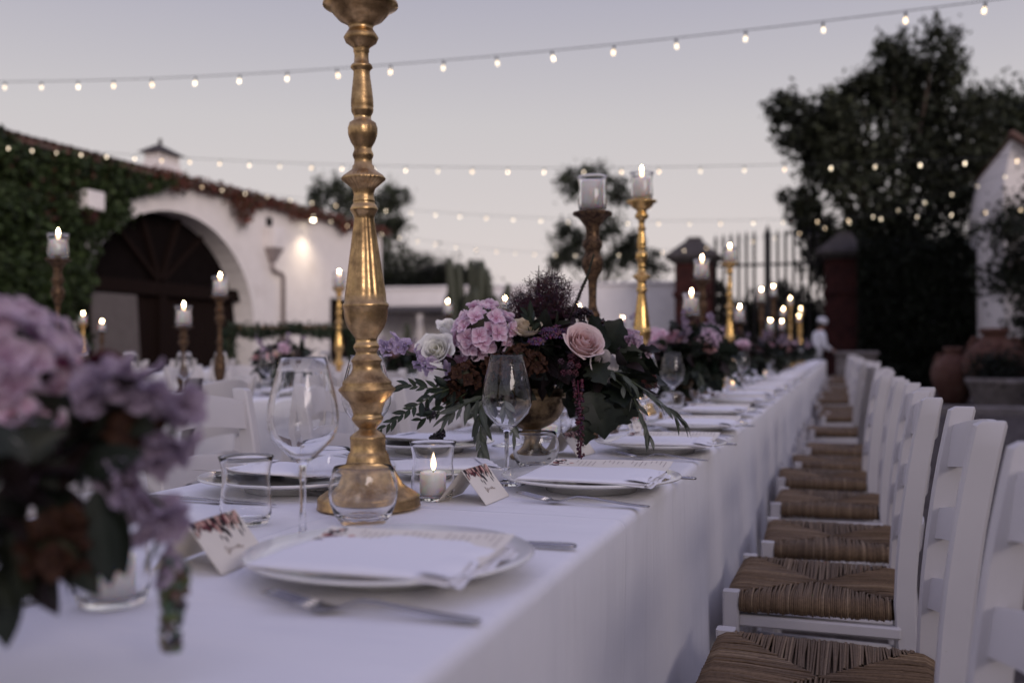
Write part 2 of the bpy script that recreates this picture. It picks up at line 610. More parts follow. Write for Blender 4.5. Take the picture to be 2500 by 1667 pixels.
mb.f = [(2 * k, 2 * k + 2, 2 * k + 3, 2 * k + 1) for k in range(6)]
tile = mb.mesh('roof_tile', 'roof tile')
y = -5.9
while y < 11.5:
    obj('roof_tile', tile, roof, loc=(random.uniform(-0.015, 0.015), y, WZ + random.uniform(-0.008, 0.01)))
    y += 0.20
# doors set back in the arch: lintel beam, fan of battens, planks, centre post
dw = obj('barn_door', MB().add([(-REV + 0.02, ya - 16, za) for ya, za in full],
         [tuple(range(len(full)))]).mesh('barn_door', 'door recess', smooth=False), bld)
mb = MB()
box(mb, (-REV + 0.02, AY0 - 15.98, 2.12), (-REV + 0.24, AY1 - 16.02, 2.40), 0.01)
obj('lintel', mb.mesh('lintel', 'door wood', smooth=False), dw)
yy = AY0 + 0.05
while yy < AY1 - 0.2:
    mb = MB()
    h = 2.12
    box(mb, (-REV + 0.025, yy - 16, 0), (-REV + 0.06 + random.uniform(0, 0.02), yy + 0.235 - 16, h), 0.008)
    obj('plank', mb.mesh('plank', 'door wood', smooth=False), dw)
    yy += 0.25
for a in (38, 66, 114, 142):
    L = 1.62 * (1 if a in (66, 114) else 0.98) * 1.0
    mb = MB()
    box(mb, (-0.06, 0, -0.05), (0.06, L if a in (66, 114) else L * 1.15, 0.05), 0.008)
    obj('fan_batten', mb.mesh('fan_batten', 'door wood', smooth=False), dw,
        mtx=Matrix.Translation((-REV + 0.1, acy - 16, 2.38)) @ Matrix.Rotation(R(a), 4, 'X') @ Matrix.Rotation(R(0), 4, 'Y'))
mb = MB()
box(mb, (-REV + 0.03, acy - 16.11, 0), (-REV + 0.22, acy - 15.89, 2.12), 0.01)
obj('door_post', mb.mesh('door_post', 'door wood', smooth=False), dw)
# pale screen leaning in the left half of the arch
mb = MB()
box(mb, (-0.03, -0.62, 0), (0.03, 0.62, 2.05), 0.01)
tag(obj('screen_panel', mb.mesh('screen_panel', 'grey boards', smooth=False),
        mtx=Matrix.Translation((WX + 0.35, 15.45, 0)) @ Matrix.Rotation(R(-4), 4, 'Y')),
    'pale grey board leaning at the edge of the dark arched doorway', 'board')
# small dark door near the end of the wall
mb = MB()
mb.add([(-0.2, DY0 - 16, -0.1), (-0.2, DY1 - 16, -0.1), (-0.2, DY1 - 16, DH), (-0.2, DY0 - 16, DH)], [(0, 1, 2, 3)])
for q in (((DY0, -0.1), (DY0, DH)), ((DY0, DH), (DY1, DH)), ((DY1, DH), (DY1, -0.1))):
    (a, b), (c, d) = q
    mb.add([(0, a - 16, b), (0, c - 16, d), (-0.2, c - 16, d), (-0.2, a - 16, b)], [(0, 1, 2, 3)])
sd = obj('side_door', mb.mesh('side_door', 'door recess', smooth=False), bld)
mb = MB()
box(mb, (-0.19, DY0 - 15.95, 0), (-0.13, DY0 - 15.37, DH - 0.08), 0.01)
obj('door_leaf', mb.mesh('door_leaf', 'door wood', smooth=False), sd)
obj('door_leaf', mb.mesh('door_leaf', 'door wood', smooth=False), sd, loc=(0, 0.62, 0))
# chimney on the roof: white stack with slots and a small pyramid cap
ch = obj('chimney', box(MB(), (-0.35, -0.55, 0), (0.35, 0.55, 0.62), 0.02).mesh('chimney', 'white plaster', smooth=False), bld,
         mtx=Matrix.Translation((-0.8, 18.15 - 16, WZ + 0.12)) @ Matrix.Diagonal((.66, .66, .66, 1)))
for q in range(4):
    obj('vent_post', box(MB(), (-0.3, -0.5 + q * 0.3, 0.62), (0.3, -0.38 + q * 0.3, 0.92), 0.01).mesh('vent_post', 'white plaster', smooth=False), ch)
mb = MB()
mb.add([(-0.45, -0.68, 0.92), (0.45, -0.68, 0.92), (0.45, 0.68, 0.92), (-0.45, 0.68, 0.92), (0, -0.25, 1.22), (0, 0.05, 1.22)],
       [(0, 3, 2, 1), (0, 1, 4), (1, 2, 5, 4), (2, 3, 5), (3, 0, 4, 5)])
obj('chimney_cap', mb.mesh('chimney_cap', 'grey capstone', smooth=False), ch)
mb = MB()
lathe(mb, [(0.0, 1.2), (0.07, 1.2), (0.05, 1.3), (0.075, 1.36), (0.0, 1.45)], 10, mtx=Matrix.Translation((0, -0.1, 0)))
obj('finial', mb.mesh('finial', 'grey capstone'), ch)
# rain hopper and pipe
mb = MB()
hy = 21.15 - 16
box(mb, (0.0, hy - 0.24, 3.45), (0.30, hy + 0.24, 3.95), 0.02)
obj('rain_hopper', mb.mesh('rain_hopper', 'white plaster', smooth=False), bld)
mb = MB()
mb.add([(0.0, hy - 0.22, 3.45), (0.28, hy - 0.22, 3.45), (0.28, hy + 0.22, 3.45), (0.0, hy + 0.22, 3.45),
        (0.05, hy - 0.06, 3.12), (0.16, hy - 0.06, 3.12), (0.16, hy + 0.06, 3.12), (0.05, hy + 0.06, 3.12)],
       [(0, 1, 5, 4), (1, 2, 6, 5), (2, 3, 7, 6), (3, 0, 4, 7)])
obj('hopper_funnel', mb.mesh('hopper_funnel', 'zinc', smooth=False), bld)
mb = MB()
tube(mb, [(0.1, hy, 3.14), (0.1, hy, 2.98), (0.1, hy + 0.08, 2.92), (0.1, hy + 0.42, 2.86), (0.1, hy + 0.5, 2.78), (0.1, hy + 0.5, 0.0)], 0.055, 10)
obj('downpipe', mb.mesh('downpipe', 'zinc'), bld)
box(mb := MB(), (0.0, hy - 0.14, 3.98), (0.03, hy + 0.1, 4.2), 0.005)
obj('overflow_slot', mb.mesh('overflow_slot', 'door recess', smooth=False), bld)
# wall lamp under the eaves: lit
lampo = thing('wall_lamp', 'lit floodlight under the eaves of the white farm building', 'lamp', (WX, 22.75, 4.36))
mb = MB()
box(mb, (0.0, -0.03, -0.03), (0.28, 0.03, 0.03), 0.006)
obj('bracket', mb.mesh('bracket', 'dark iron', smooth=False), lampo)
mb = MB()
lathe(mb, [(0.0, 0.09), (0.05, 0.085), (0.12, -0.03), (0.115, -0.03), (0.04, 0.06), (0, 0.06)], 16, mtx=Matrix.Translation((0.3, 0, 0)))
obj('shade', mb.mesh('shade', 'dark iron'), lampo)
mb = MB()
ball(mb, (0.3, 0, -0.005), 0.055, seg=12, rings=8)
obj('bulb', mb.mesh('bulb', 'lamp glow'), lampo)
ld = bpy.data.lights.new('wall_lamp_light', 'SPOT')
ld.energy = 110
ld.color = (1.0, 0.82, 0.60)
ld.shadow_soft_size = 0.06
ld.spot_size = R(140)
ld.spot_blend = 0.8
lo = bpy.data.objects.new('wall_lamp_light', ld)
COL.objects.link(lo)
lo.parent = lampo
lo.location = (0.34, 0, -0.1)
lo.rotation_euler = (0, R(-22), 0)

# ---------------------------------------------------------------- climbers on the building
def on_wall(n, y0, y1, z0, z1, keep, thick=0.16):
    Y = rng.uniform(y0, y1, n)
    Z = rng.uniform(z0, z1, n)
    m = keep(Y, Z)
    Y, Z = Y[m], Z[m]
    X = WX + 0.02 + np.abs(rng.normal(0, thick, len(Y))) * (0.6 + 0.8 * np.abs(np.sin(Y * 2.3) * np.cos(Z * 2.9)))
    return np.stack([X, Y, Z], axis=1)
def ivy_keep(Y, Z):
    edge = 16.55 + 0.35 * np.sin(Z * 3.1) + 0.22 * np.sin(Z * 7.7) - np.clip(3.6 - Z, 0, 4) * 0.62 - np.clip(4.2 - Z, 0, 0.5) * 0.5
    top = 4.50 + 0.07 * np.sin(Y * 2.2) + 0.05 * np.sin(Y * 5.1)
    ca, cb = (Y - acy) / (ar + 0.1), (Z - ASP) / (ATOP - ASP + 0.15)
    inside = (ca ** 2 + np.clip(cb, 0, 9) ** 2 < 1) & (Y > AY0 - 0.05)
    gap = ((Y - 14.95) ** 2 + ((Z - 2.95) * 1.1) ** 2) < 0.02
    return (Y < edge) & (Z < top) & ~inside & ~gap
C = on_wall(60000, 9.0, 17.2, 0.0, 5.2, ivy_keep)
n = len(C)
cols = leaf_cols(n, (0.024, 0.038, 0.012), 0.45, alt=(0.10, 0.045, 0.025), altp=0.0)
red = (C[:, 2] > 3.7 + 0.5 * np.sin(C[:, 1] * 1.7)) & (rng.random(n) < 0.07)
cols[red] = np.array([0.055, 0.026, 0.015]) * (0.5 + rng.random((red.sum(), 1)))
ivy = thing('ivy', 'dense green ivy with reddish top covering the wall beside the arch', 'ivy', (WX + 0.1, 14.0, 0))
lo_ = C - np.array([WX + 0.1, 14.0, 0])
o = obj('leaves', quads_mesh('leaves', leaf_quads(lo_, rng.uniform(0.07, 0.15, n), 0.8, 0.5, facing=(1.4, 0, 0.4)), 'tree foliage', cols), ivy)
o['kind'] = 'stuff'
for k in range(7):
    y0 = random.uniform(-3.5, 0.6)
    pts = [(0.0, y0 + 0.25 * math.sin(j * 1.3 + k), j * 0.45) for j in range(9)]
    obj('stem', tube(MB(), pts, [0.035 - 0.003 * j for j in range(9)], 6).mesh('stem', 'bark'), ivy)
# red creeper trailing below the eaves
def creeper_keep(Y, Z):
    hang = 0.06 + 0.16 * np.clip(np.sin(Y * 2.6 + 0.6), 0, 1) ** 2 + 0.42 * np.clip(np.sin(Y * 1.25 + 2.0), 0, 1) ** 6 + 0.18 * (rng.random(len(Y)) ** 3)
    hang = hang * np.clip((26.6 - Y) / 4.0, 0.25, 1)
    return (Z > WZ + 0.02 - hang) & (rng.random(len(Y)) < 0.9)
C = on_wall(14000, 16.6, 27.3, 3.4, 4.66, creeper_keep, 0.10)
n = len(C)
crp = thing('red_creeper', 'rust red creeper trailing from the eaves of the white building', 'creeper', (WX + 0.1, 21, 4.5))
C = C - np.array([WX + 0.1, 21, 4.5])
C[:, 0] += 0.12
o = obj('leaves', quads_mesh('leaves', leaf_quads(C, rng.uniform(0.05, 0.11, n), 0.8, 0.6), 'tree foliage',
        leaf_cols(n, (0.13, 0.042, 0.030), 0.4, alt=(0.06, 0.05, 0.02), altp=0.25)), crp)
o['kind'] = 'stuff'
mb = MB()
tube(mb, [(0.12, -4.2 + j * 0.7, 0.02 + 0.05 * math.sin(j * 1.9)) for j in range(15)], 0.02, 6)
obj('stem', mb.mesh('stem', 'bark'), crp)
# white block standing out of the ivy
blk = thing('wall_niche', 'small white plaster block jutting from the dark ivy', 'wall block', (WX, 14.75, 3.52))
obj('block', box(MB(), (0, -0.22, 0), (0.42, 0.22, 0.34), 0.02).mesh('block', 'white plaster', smooth=False), blk)
obj('bracket', box(MB(), (0.0, -0.14, -0.26), (0.34, 0.14, -0.003), 0.02).mesh('bracket', 'red plaster', smooth=False), blk)

# ---------------------------------------------------------------- yard wall at the back, with its lean-to roof
BY = 29.0
yw = thing('yard_wall', 'white plastered yard wall behind the tables with a stone coping', 'wall', (-9, BY, 0))
obj('wall_panel', box(MB(), (-8.0, 0, -0.1), (4.8, 0.35, 2.9), 0.02).mesh('wall_panel', 'fresh plaster', smooth=False), yw)
xx = -8.0
while xx < 4.7:
    obj('coping_stone', box(MB(), (xx, -0.06, 2.9), (xx + 0.62, 0.41, 2.98 + random.uniform(0, 0.015)), 0.015).mesh('coping_stone', 'fresh plaster', smooth=False), yw)
    xx += 0.64
lt = thing('lean_to', 'low lean-to with a grey tiled edge against the yard wall', 'shed', (-12.2, BY - 0.02, 0))
obj('roof_slab', box(MB(), (-2.3, -1.3, -0.06), (2.2, 0, 0.06), 0.02).mesh('roof_slab', 'grey capstone', smooth=False), lt,
    mtx=Matrix.Translation((0, 0, 2.32)) @ Matrix.Rotation(R(9), 4, 'X'))
for k, x in enumerate((-2.1, 0.1, 2.05)):
    obj('post', box(MB(), (x - 0.08, -1.25, 0), (x + 0.08, -1.09, 2.08), 0.01).mesh('post', 'white plaster', smooth=False), lt)
obj('awning', box(MB(), (0.6, -1.9, -0.06), (2.0, -1.3, 0.08), 0.02).mesh('awning', 'dark iron', smooth=False), lt, loc=(0, 0, 2.05))

# ---------------------------------------------------------------- gate with its two red piers
def pier(x, label, capw=0.72, h=3.35, full_cap=True):
    p = thing('gate_pier', label, 'gate pier', (x, 27.6, 0), group='red gate piers')
    obj('shaft', box(MB(), (-0.48, -0.48, -0.05), (0.48, 0.48, h), 0.03).mesh('shaft', 'red plaster', smooth=False), p)
    obj('band', box(MB(), (-0.53, -0.53, h * 0.72), (0.53, 0.53, h * 0.72 + 0.16), 0.02).mesh('band', 'red plaster', smooth=False), p)
    mb = MB()
    for k, (w, a, b) in enumerate(((0.58, h, h + 0.10), (capw, h + 0.10, h + 0.22))):
        box(mb, (-w, -w, a), (w, w, b), 0.015)
    obj('cornice', mb.mesh('cornice', 'grey capstone', smooth=False), p)
    z = h + 0.22
    mb = MB()
    mb.add([(-capw + 0.05, -capw + 0.05, z), (capw - 0.05, -capw + 0.05, z), (capw - 0.05, capw - 0.05, z), (-capw + 0.05, capw - 0.05, z),
            (-0.2, -0.2, z + 0.42), (0.2, -0.2, z + 0.42), (0.2, 0.2, z + 0.42), (-0.2, 0.2, z + 0.42),
            (-0.18, -0.18, z + 0.5), (0.18, -0.18, z + 0.5), (0.18, 0.18, z + 0.5), (-0.18, 0.18, z + 0.5)],
           [(0, 1, 5, 4), (1, 2, 6, 5), (2, 3, 7, 6), (3, 0, 4, 7), (4, 5, 9, 8), (5, 6, 10, 9), (6, 7, 11, 10), (7, 4, 8, 11), (8, 9, 10, 11)])
    obj('cap', mb.mesh('cap', 'grey capstone', smooth=False), p)
    return p
pier(-3.80, 'red gate pier with a grey pyramid cap joined to the white yard wall')
pier(0.10, 'red gate pier half in the shade of the big dark tree')
gate = thing('iron_gate', 'tall iron gate of upright bars with a pointed dark centre post', 'gate', (-1.85, 27.6, 0))
bar = lathe(MB(), [(0.042, 0.08), (0.042, 3.95), (0.052, 3.97), (0.0, 4.14)], 8).mesh('bar', 'dark iron')
k = 0
x = -1.38
while x < 1.42:
    if abs(x) > 0.16:
        obj('bar', bar, gate, loc=(x, 0, 0.1 * math.sin((x + 1.4) * 1.12)))
    x += 0.205
for z in (3.28, 1.3, 0.25):
    for s in (-1, 1):
        a, b = (-1.42, -0.1) if s < 0 else (0.1, 1.42)
        obj('rail', box(MB(), (a, -0.02, z - 0.035), (b, 0.02, z + 0.035), 0.005).mesh('rail', 'dark iron', smooth=False), gate)
mb = MB()
box(mb, (-0.09, -0.05, 0.0), (0.09, 0.05, 4.05), 0.01)
mb.add([(-0.11, -0.06, 4.05), (0.11, -0.06, 4.05), (0.11, 0.06, 4.05), (-0.11, 0.06, 4.05), (0, 0, 4.38)], [(0, 1, 4), (1, 2, 4), (2, 3, 4), (3, 0, 4), (3, 2, 1, 0)])
obj('centre_post', mb.mesh('centre_post', 'dark iron', smooth=False), gate)

# ---------------------------------------------------------------- white gabled building on the right
rb = thing('gable_building', 'white gabled outbuilding behind the terracotta jars with tiled verge', 'building', (3.15, 22.2, 0))
mb = MB()
mb.add([(0, 0, -0.1), (3.6, 0, -0.1), (3.6, 0, 2.6), (0.15, 0, 5.25), (0, 0, 4.3)], [(0, 1, 2, 3, 4)])
mb.add([(0, 0, -0.1), (0, 0, 4.3), (0, 6, 4.3), (0, 6, -0.1)], [(0, 1, 2, 3)])
mb.add([(0, 0, 4.3), (0.15, 0, 5.25), (0.15, 6, 5.25), (0, 6, 4.3)], [(0, 1, 2, 3)])
mb.add([(3.6, 0, -0.1), (3.6, 6, -0.1), (3.6, 6, 2.6), (3.6, 0, 2.6)], [(0, 1, 2, 3)])
obj('wall', mb.mesh('wall', 'white plaster', smooth=False), rb)
mb = MB()
for k in range(11):
    box(mb, (-0.02, -0.26, -0.02), (0.44, 0.14, 0.09), 0.03, mtx=Matrix.Translation((0.08 + k * 0.345, 0, 5.30 - k * 0.265)) @ Matrix.Rotation(R(37), 4, 'Y'))
for k in range(11):
    mb2 = MB()
    box(mb2, (-0.02, -0.26, -0.02), (0.44, 0.14, 0.09), 0.03)
    obj('verge_tile', mb2.mesh('verge_tile', 'roof tile', smooth=False), rb,
        mtx=Matrix.Translation((0.08 + k * 0.345, 0, 5.30 - k * 0.265)) @ Matrix.Rotation(R(37), 4, 'Y'))
mb = MB()
mb.add([(0.1, -0.15, 5.27), (3.95, -0.15, 2.31), (3.95, 6.1, 2.31), (0.1, 6.1, 5.27)], [(0, 1, 2, 3)])
obj('roof', mb.mesh('roof', 'roof tile', smooth=False), rb)
obj('downpipe', tube(MB(), [(1.05, -0.06, 2.6), (1.05, -0.06, 0)], 0.05, 8).mesh('downpipe', 'zinc'), rb)
obj('canopy', box(MB(), (0.0, -0.55, 2.62), (1.3, -0.003, 2.72), 0.01).mesh('canopy', 'zinc', smooth=False), rb)

# ---------------------------------------------------------------- trees, hedges, cacti
def tree(name, label, loc, lobes, leaf, per, base, trunk_r=0.22, group=None, depth=1.0, cat='tree', sig=0.30, clump=9, droop=0.4, spread=0.35):
    """lobes: (x, y, z, r) about loc; trunk and limbs reach into the lobes"""
    t = thing(name, label, cat, loc, group=group)
    zs = sorted(l[2] for l in lobes)
    low = zs[max(0, len(zs) // 6)]
    cx = sum(l[0] for l in lobes) / len(lobes)
    fork = Vector((cx * 0.35, 0, low * 0.62))
    mb = MB()
    tube(mb, [(0, 0, -0.1), (0.05, 0.02, fork.z * 0.5), tuple(fork)], [trunk_r * 1.15, trunk_r * 0.9, trunk_r * 0.75], 9)
    obj('trunk', mb.mesh('trunk', 'bark'), t)
    for k, (x, y, z, r) in enumerate(lobes):
        tip = Vector((x, y, z))
        mid = fork.lerp(tip, 0.5) + Vector((random.uniform(-.2, .2), random.uniform(-.2, .2), 0.2)) * r
        w = trunk_r * (0.30 + 0.15 * random.random())
        obj('limb', tube(MB(), [tuple(fork), tuple(mid), tuple(tip)], [w, w * 0.6, w * 0.2], 6).mesh('limb', 'bark'), t)
    P, Q, ex = [], [], []
    for (x, y, z, r) in lobes:
        nc = int(clump + 9 * r)
        d = rng.normal(size=(nc, 3))
        d /= np.linalg.norm(d, axis=1)[:, None]
        rr = r * (0.35 + 0.75 * rng.random((nc, 1)) ** 0.7)
        cc = np.array([x, y, z]) + d * rr * np.array([1, depth, 0.95])
        m = max(6, int(per * r / nc * 10))
        shade = 1 + 0.45 * rng.normal(size=nc)
        for q in range(nc):
            g = rng.normal(size=(m, 3)) * r * sig * (0.6 + 0.7 * rng.random())
            P.append(cc[q] + g)
            ex.append(np.full(m, np.clip(shade[q], 0.4, 1.9)))
    P = np.concatenate(P)
    ex = np.concatenate(ex)
    n = len(P)
    cols = leaf_cols(n, base, spread) * ex[:, None]
    o = obj('crown', quads_mesh('crown', leaf_quads(P, rng.uniform(0.6, 1.3, n) * leaf, 0.5, droop), 'tree foliage', cols), t)
    o['kind'] = 'stuff'
    return t

L = [(-1.57, 7.82, .55), (-1.04, 7.11, .73), (-.35, 7.43, .73), (-.06, 8.25, .48), (.62, 8.08, .72), (1.46, 9.19, .59), (1.46, 8.36, .83),
     (2.44, 8.98, .88), (2.87, 8.01, 1.05), (1.9, 7.26, 1.3), (3.41, 6.92, 1.04), (.57, 6.64, 1.2), (-.35, 6.22, .97), (-1.1, 5.05, .55),
     (-.69, 4.42, .73), (.68, 5.2, 1.31), (2.01, 5.49, 1.41), (3.09, 5.44, 1.16), (-.35, 3.56, .73), (1.02, 3.64, 1.19), (2.44, 3.71, 1.4)]
tree('evergreen_tree', 'huge dark evergreen tree behind the gate pier and string lights', (1.6, 29.6, 0),
     [(x - 1.6, random.uniform(-.5, .5) * (1 + r), z, r * 0.92) for x, z, r in L], 0.20, 170, (0.025, 0.029, 0.017), 0.34, sig=.27, clump=13)
tree('evergreen_tree', 'dark evergreen tree rising behind the white gabled outbuilding', (5.8, 30.5, 0),
     [(-1.2, 0, 7.3, 0.85), (-1.2, .4, 5.9, 1.1), (0.2, 0, 7.0, 1.2), (1.0, .5, 5.6, 1.4), (-.2, -.4, 4.4, 1.3), (1.5, 0, 8.0, 1.0), (2.2, .2, 6.6, 1.3)],
     0.21, 230, (0.024, 0.029, 0.017), 0.26)
L = [(-10.27, 7.89, .81), (-9.44, 8.02, .72), (-8.44, 7.35, .62), (-10.83, 5.74, .72), (-10.08, 5.0, .9), (-8.98, 6.03, .8), (-8.08, 5.11, .71),
     (-7.54, 4.39, .79), (-11.2, 4.85, .54), (-8.62, 4.6, .71)]
tree('eucalyptus_tree', 'airy eucalyptus tree with open clumps beyond the yard wall', (-9.2, 40.0, 0),
     [(x + 9.2, random.uniform(-.4, .4), z, r * 0.9) for x, z, r in L], 0.19, 120, (0.034, 0.040, 0.025), 0.2, sig=.25)
L = [(-20.29, 7.15, .5), (-19.4, 7.38, .79), (-18.42, 6.8, .79), (-17.27, 6.58, .87), (-16.79, 6.99, .69), (-16.51, 5.86, .52), (-17.27, 5.19, .87), (-17.84, 4.52, 1.04), (-16.3, 4.2, .8)]
tree('olive_tree', 'feathery grey green tree rising behind the end of the farm building', (-18.0, 36.0, 0),
     [(x + 18.0, random.uniform(-.4, .4), z, r * 0.9) for x, z, r in L], 0.18, 120, (0.040, 0.048, 0.030), 0.2, sig=.25)
for k, (x, z, r) in enumerate([(-15.2, 3.5, .95), (-14.2, 3.5, .9), (-13.2, 3.45, .85), (-12.3, 3.2, .6)]):
    tree('round_bush', ['rounded dark bush above the yard wall, nearest the farm building', 'rounded dark bush above the yard wall, second from the farm building', 'rounded dark bush above the yard wall, second from the cacti', 'smaller dark bush above the yard wall, nearest the cacti'][k], (x, 33.0, 0),
         [(0, 0, z - .25, r), (.3, .2, z - 0.9, r), (-.3, 0, z - 1.0, r)], 0.15, 620, (0.014, 0.017, 0.010), 0.1, group='bushes behind the yard wall', cat='bush')
# dark hedge to the right of the gate, under the tree, and low hedge seen through the gate
def hedge(name, label, x0, x1, y0, y1, z1, n, base, leaf=0.14, group=None, wob=0.25):
    t = thing(name, label, 'hedge', ((x0 + x1) / 2, (y0 + y1) / 2, 0), group=group)
    X = rng.uniform(x0, x1, n)
    Y = np.where(rng.random(n) < 0.55, y0 + np.abs(rng.normal(0, 0.18, n)), rng.uniform(y0, y1, n))
    if y1 - y0 > x1 - x0:
        Y = rng.uniform(y0, y1, n)
        X = np.where(rng.random(n) < 0.75, x0 + np.abs(rng.normal(0, 0.18, n)), rng.uniform(x0, x1, n))
    top = z1 + wob * np.sin((X + Y) * 3.3) + wob * 0.6 * np.sin((X - Y) * 7.9 + 1.0)
    Z = rng.random(n) ** 0.8 * top
    C = np.stack([X - (x0 + x1) / 2, Y - (y0 + y1) / 2, Z], axis=1)
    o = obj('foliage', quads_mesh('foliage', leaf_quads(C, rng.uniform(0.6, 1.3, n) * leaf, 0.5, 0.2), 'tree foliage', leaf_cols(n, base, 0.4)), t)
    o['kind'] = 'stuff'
    obj('stems', box(MB(), (x0 - (x0 + x1) / 2 + .15, y0 - (y0 + y1) / 2 + 0.35, 0), (x1 - (x0 + x1) / 2 - .15, y1 - (y0 + y1) / 2 - .1, z1 * 0.8), 0.1).mesh('stems', 'door recess'), t)  # solid near-black core block added inside the leaves to make the hedge dark
    return t
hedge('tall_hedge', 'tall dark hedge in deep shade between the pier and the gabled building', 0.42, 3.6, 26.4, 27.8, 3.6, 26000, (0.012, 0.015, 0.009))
hedge('tall_hedge', 'long tall hedge added out of view to block the low sun', 8.2, 9.8, -14.0, 21.0, 4.3, 38000, (0.018, 0.022, 0.012), leaf=.2, wob=.12)  # added unseen hedge: keeps the low sun off the tables and chairs
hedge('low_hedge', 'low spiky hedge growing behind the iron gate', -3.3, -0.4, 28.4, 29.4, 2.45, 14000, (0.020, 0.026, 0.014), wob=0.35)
# shrub in front of the gabled building
tree('leafy_shrub', 'leafy dark shrub growing in front of the white gabled outbuilding', (3.4, 19.6, 0),
     [(-.55, 0, 3.1, .55), (-.45, .1, 2.4, .55), (0.1, 0, 3.3, .7), (.2, .1, 2.5, .8), (.3, 0, 1.6, .8), (-.1, -.1, 1.3, .45), (.9, 0, 3.0, .8), (.9, .2, 2.0, .9), (1.0, 0, 1.0, .8)],
     0.12, 190, (0.018, 0.022, 0.014), 0.07, cat='shrub', clump=14)

def cactus(x, y, cols_, label):
    t = thing('columnar_cactus', label, 'cactus', (x, y, 0), group='columnar cacti')
    for k, (dx, dy, h, r) in enumerate(cols_):
        mb = MB()
        prof = [(r * 0.8, 0.0, .25, 10)] + [(r, h * j / 8, .25, 10) for j in range(1, 7)] + [(r * .85, h * .93, .25, 10), (r * .45, h * .985, .2, 10), (0, h)]
        lathe(mb, prof, 30, col=(0.040, 0.046, 0.028))
        for j in range(int(h / 0.16)):
            for q in range(7):
                a = random.uniform(0, 6.28)
                tube(mb, [(r * math.cos(a) * .9, r * math.sin(a) * .9, j * .16 + random.uniform(0, .1)), (r * 1.45 * math.cos(a), r * 1.45 * math.sin(a), j * .16 + .08)], [.008, .002], 3, (.06, .055, .03))
        bend = 0.10 * random.uniform(-1, 1)
        obj('stem', mb.mesh('stem', 'cactus skin'), t, mtx=Matrix.Translation((dx, dy, 0)) @ Matrix.Rotation(bend, 4, 'Y'))
    return t
cactus(-8.85, 24.0, [(-.46, 0, 3.42, .12), (-.32, .1, 3.30, .12), (-.18, .1, 2.85, .13), (-.02, -.05, 3.3, .12), (.12, .05, 3.36, .12), (.24, .0, 3.28, .12), (.36, .02, 2.8, .12), (.50, 0, 3.05, .10), (.62, 0, 2.7, .11), (.76, .06, 2.45, .11), (-.62, .1, 2.5, .11), (.05, -.2, 2.6, .14), (-.3, -.18, 2.5, .13), (.42, -.15, 2.4, .12)],
       'clump of tall columnar cactus stems against the sky')
cactus(-11.4, 25.5, [(0, 0, 1.75, .10), (.14, .05, 1.15, .12), (-.12, 0, 1.0, .12), (.05, -.1, 0.8, .13)], 'small tapering cactus before the lean-to')
cactus(-12.3, 25.0, [(0, 0, .95, .09), (.12, .04, .6, .08)], 'short single cactus beside the small dark door')

# ---------------------------------------------------------------- pots on the right
def jar(x, y, s, label, prof, m='terracotta', group='terracotta jars'):
    t = thing('terracotta_jar', label, 'jar', (x, y, 0), group=group)
    obj('body', lathe(MB(), [(r * s, z * s) for r, z in prof], 40, wob=0.01).mesh('body', m), t)
    mb = MB()
    lathe(mb, [(0.155 * s, 1.0 * s), (0.19 * s, 1.02 * s), (0.195 * s, 1.07 * s), (0.16 * s, 1.09 * s), (0.13 * s, 1.05 * s), (0.12 * s, .9 * s)], 32)
    obj('rim', mb.mesh('rim', m), t)
    for q in (-1, 1):
        mb = MB()
        tube(mb, [(q * .17 * s, 0, .93 * s), (q * .27 * s, 0, .95 * s), (q * .33 * s, 0, .84 * s), (q * .30 * s, 0, .74 * s)], 0.028 * s, 8)
        obj('handle', mb.mesh('handle', m), t)
    return t
JP = [(0, 0), (.2, 0), (.26, .08), (.37, .35), (.42, .58), (.38, .75), (.27, .88), (.17, .95), (.15, 1.0), (.16, 1.04), (.12, 1.04), (.1, .9), (0, .9)]
jar(2.55, 19.1, 1.25, 'large dark terracotta jar standing before the white gabled outbuilding', JP)
jar(1.95, 19.6, 0.95, 'smaller amber terracotta jar beside the large dark jar', JP)
jar(3.15, 19.4, 1.1, 'middling terracotta jar half hidden by the leafy shrub', JP)
pl = thing('stone_planter', 'weathered round stone planter on the ground before the jars', 'planter', (2.45, 17.9, 0))
obj('bowl', lathe(MB(), [(0, 0), (.33, 0), (.36, .05), (.46, .42), (.5, .45), (.5, .52), (.45, .53), (.42, .44), (0, .42)], 36, wob=0.02).mesh('bowl', 'weathered stone'), pl)
n = 2200
C = rng.normal(size=(n, 3)) * np.array([.2, .2, .16]) + np.array([0, 0, .62])
o = obj('plant', quads_mesh('plant', leaf_quads(C, rng.uniform(.06, .12, n), .4, -.3), 'tree foliage', leaf_cols(n, (.012, .015, .01), .4)), pl)
o['kind'] = 'stuff'
tp = thing('stone_trough', 'pale stone trough at the foot of the red gate pier', 'trough', (0.35, 24.6, 0))
obj('basin', box(MB(), (-.45, -.3, 0), (.45, .3, .85), .04).mesh('basin', 'weathered stone', smooth=False), tp)
obj('rim', box(MB(), (-.5, -.35, .85), (.5, .35, .95), .03).mesh('rim', 'weathered stone', smooth=False), tp)
kerb = struct('kerb', box(MB(), (1.3, 16.4, -.05), (8.0, 16.7, .13), .02).mesh('kerb', 'weathered stone', smooth=False))

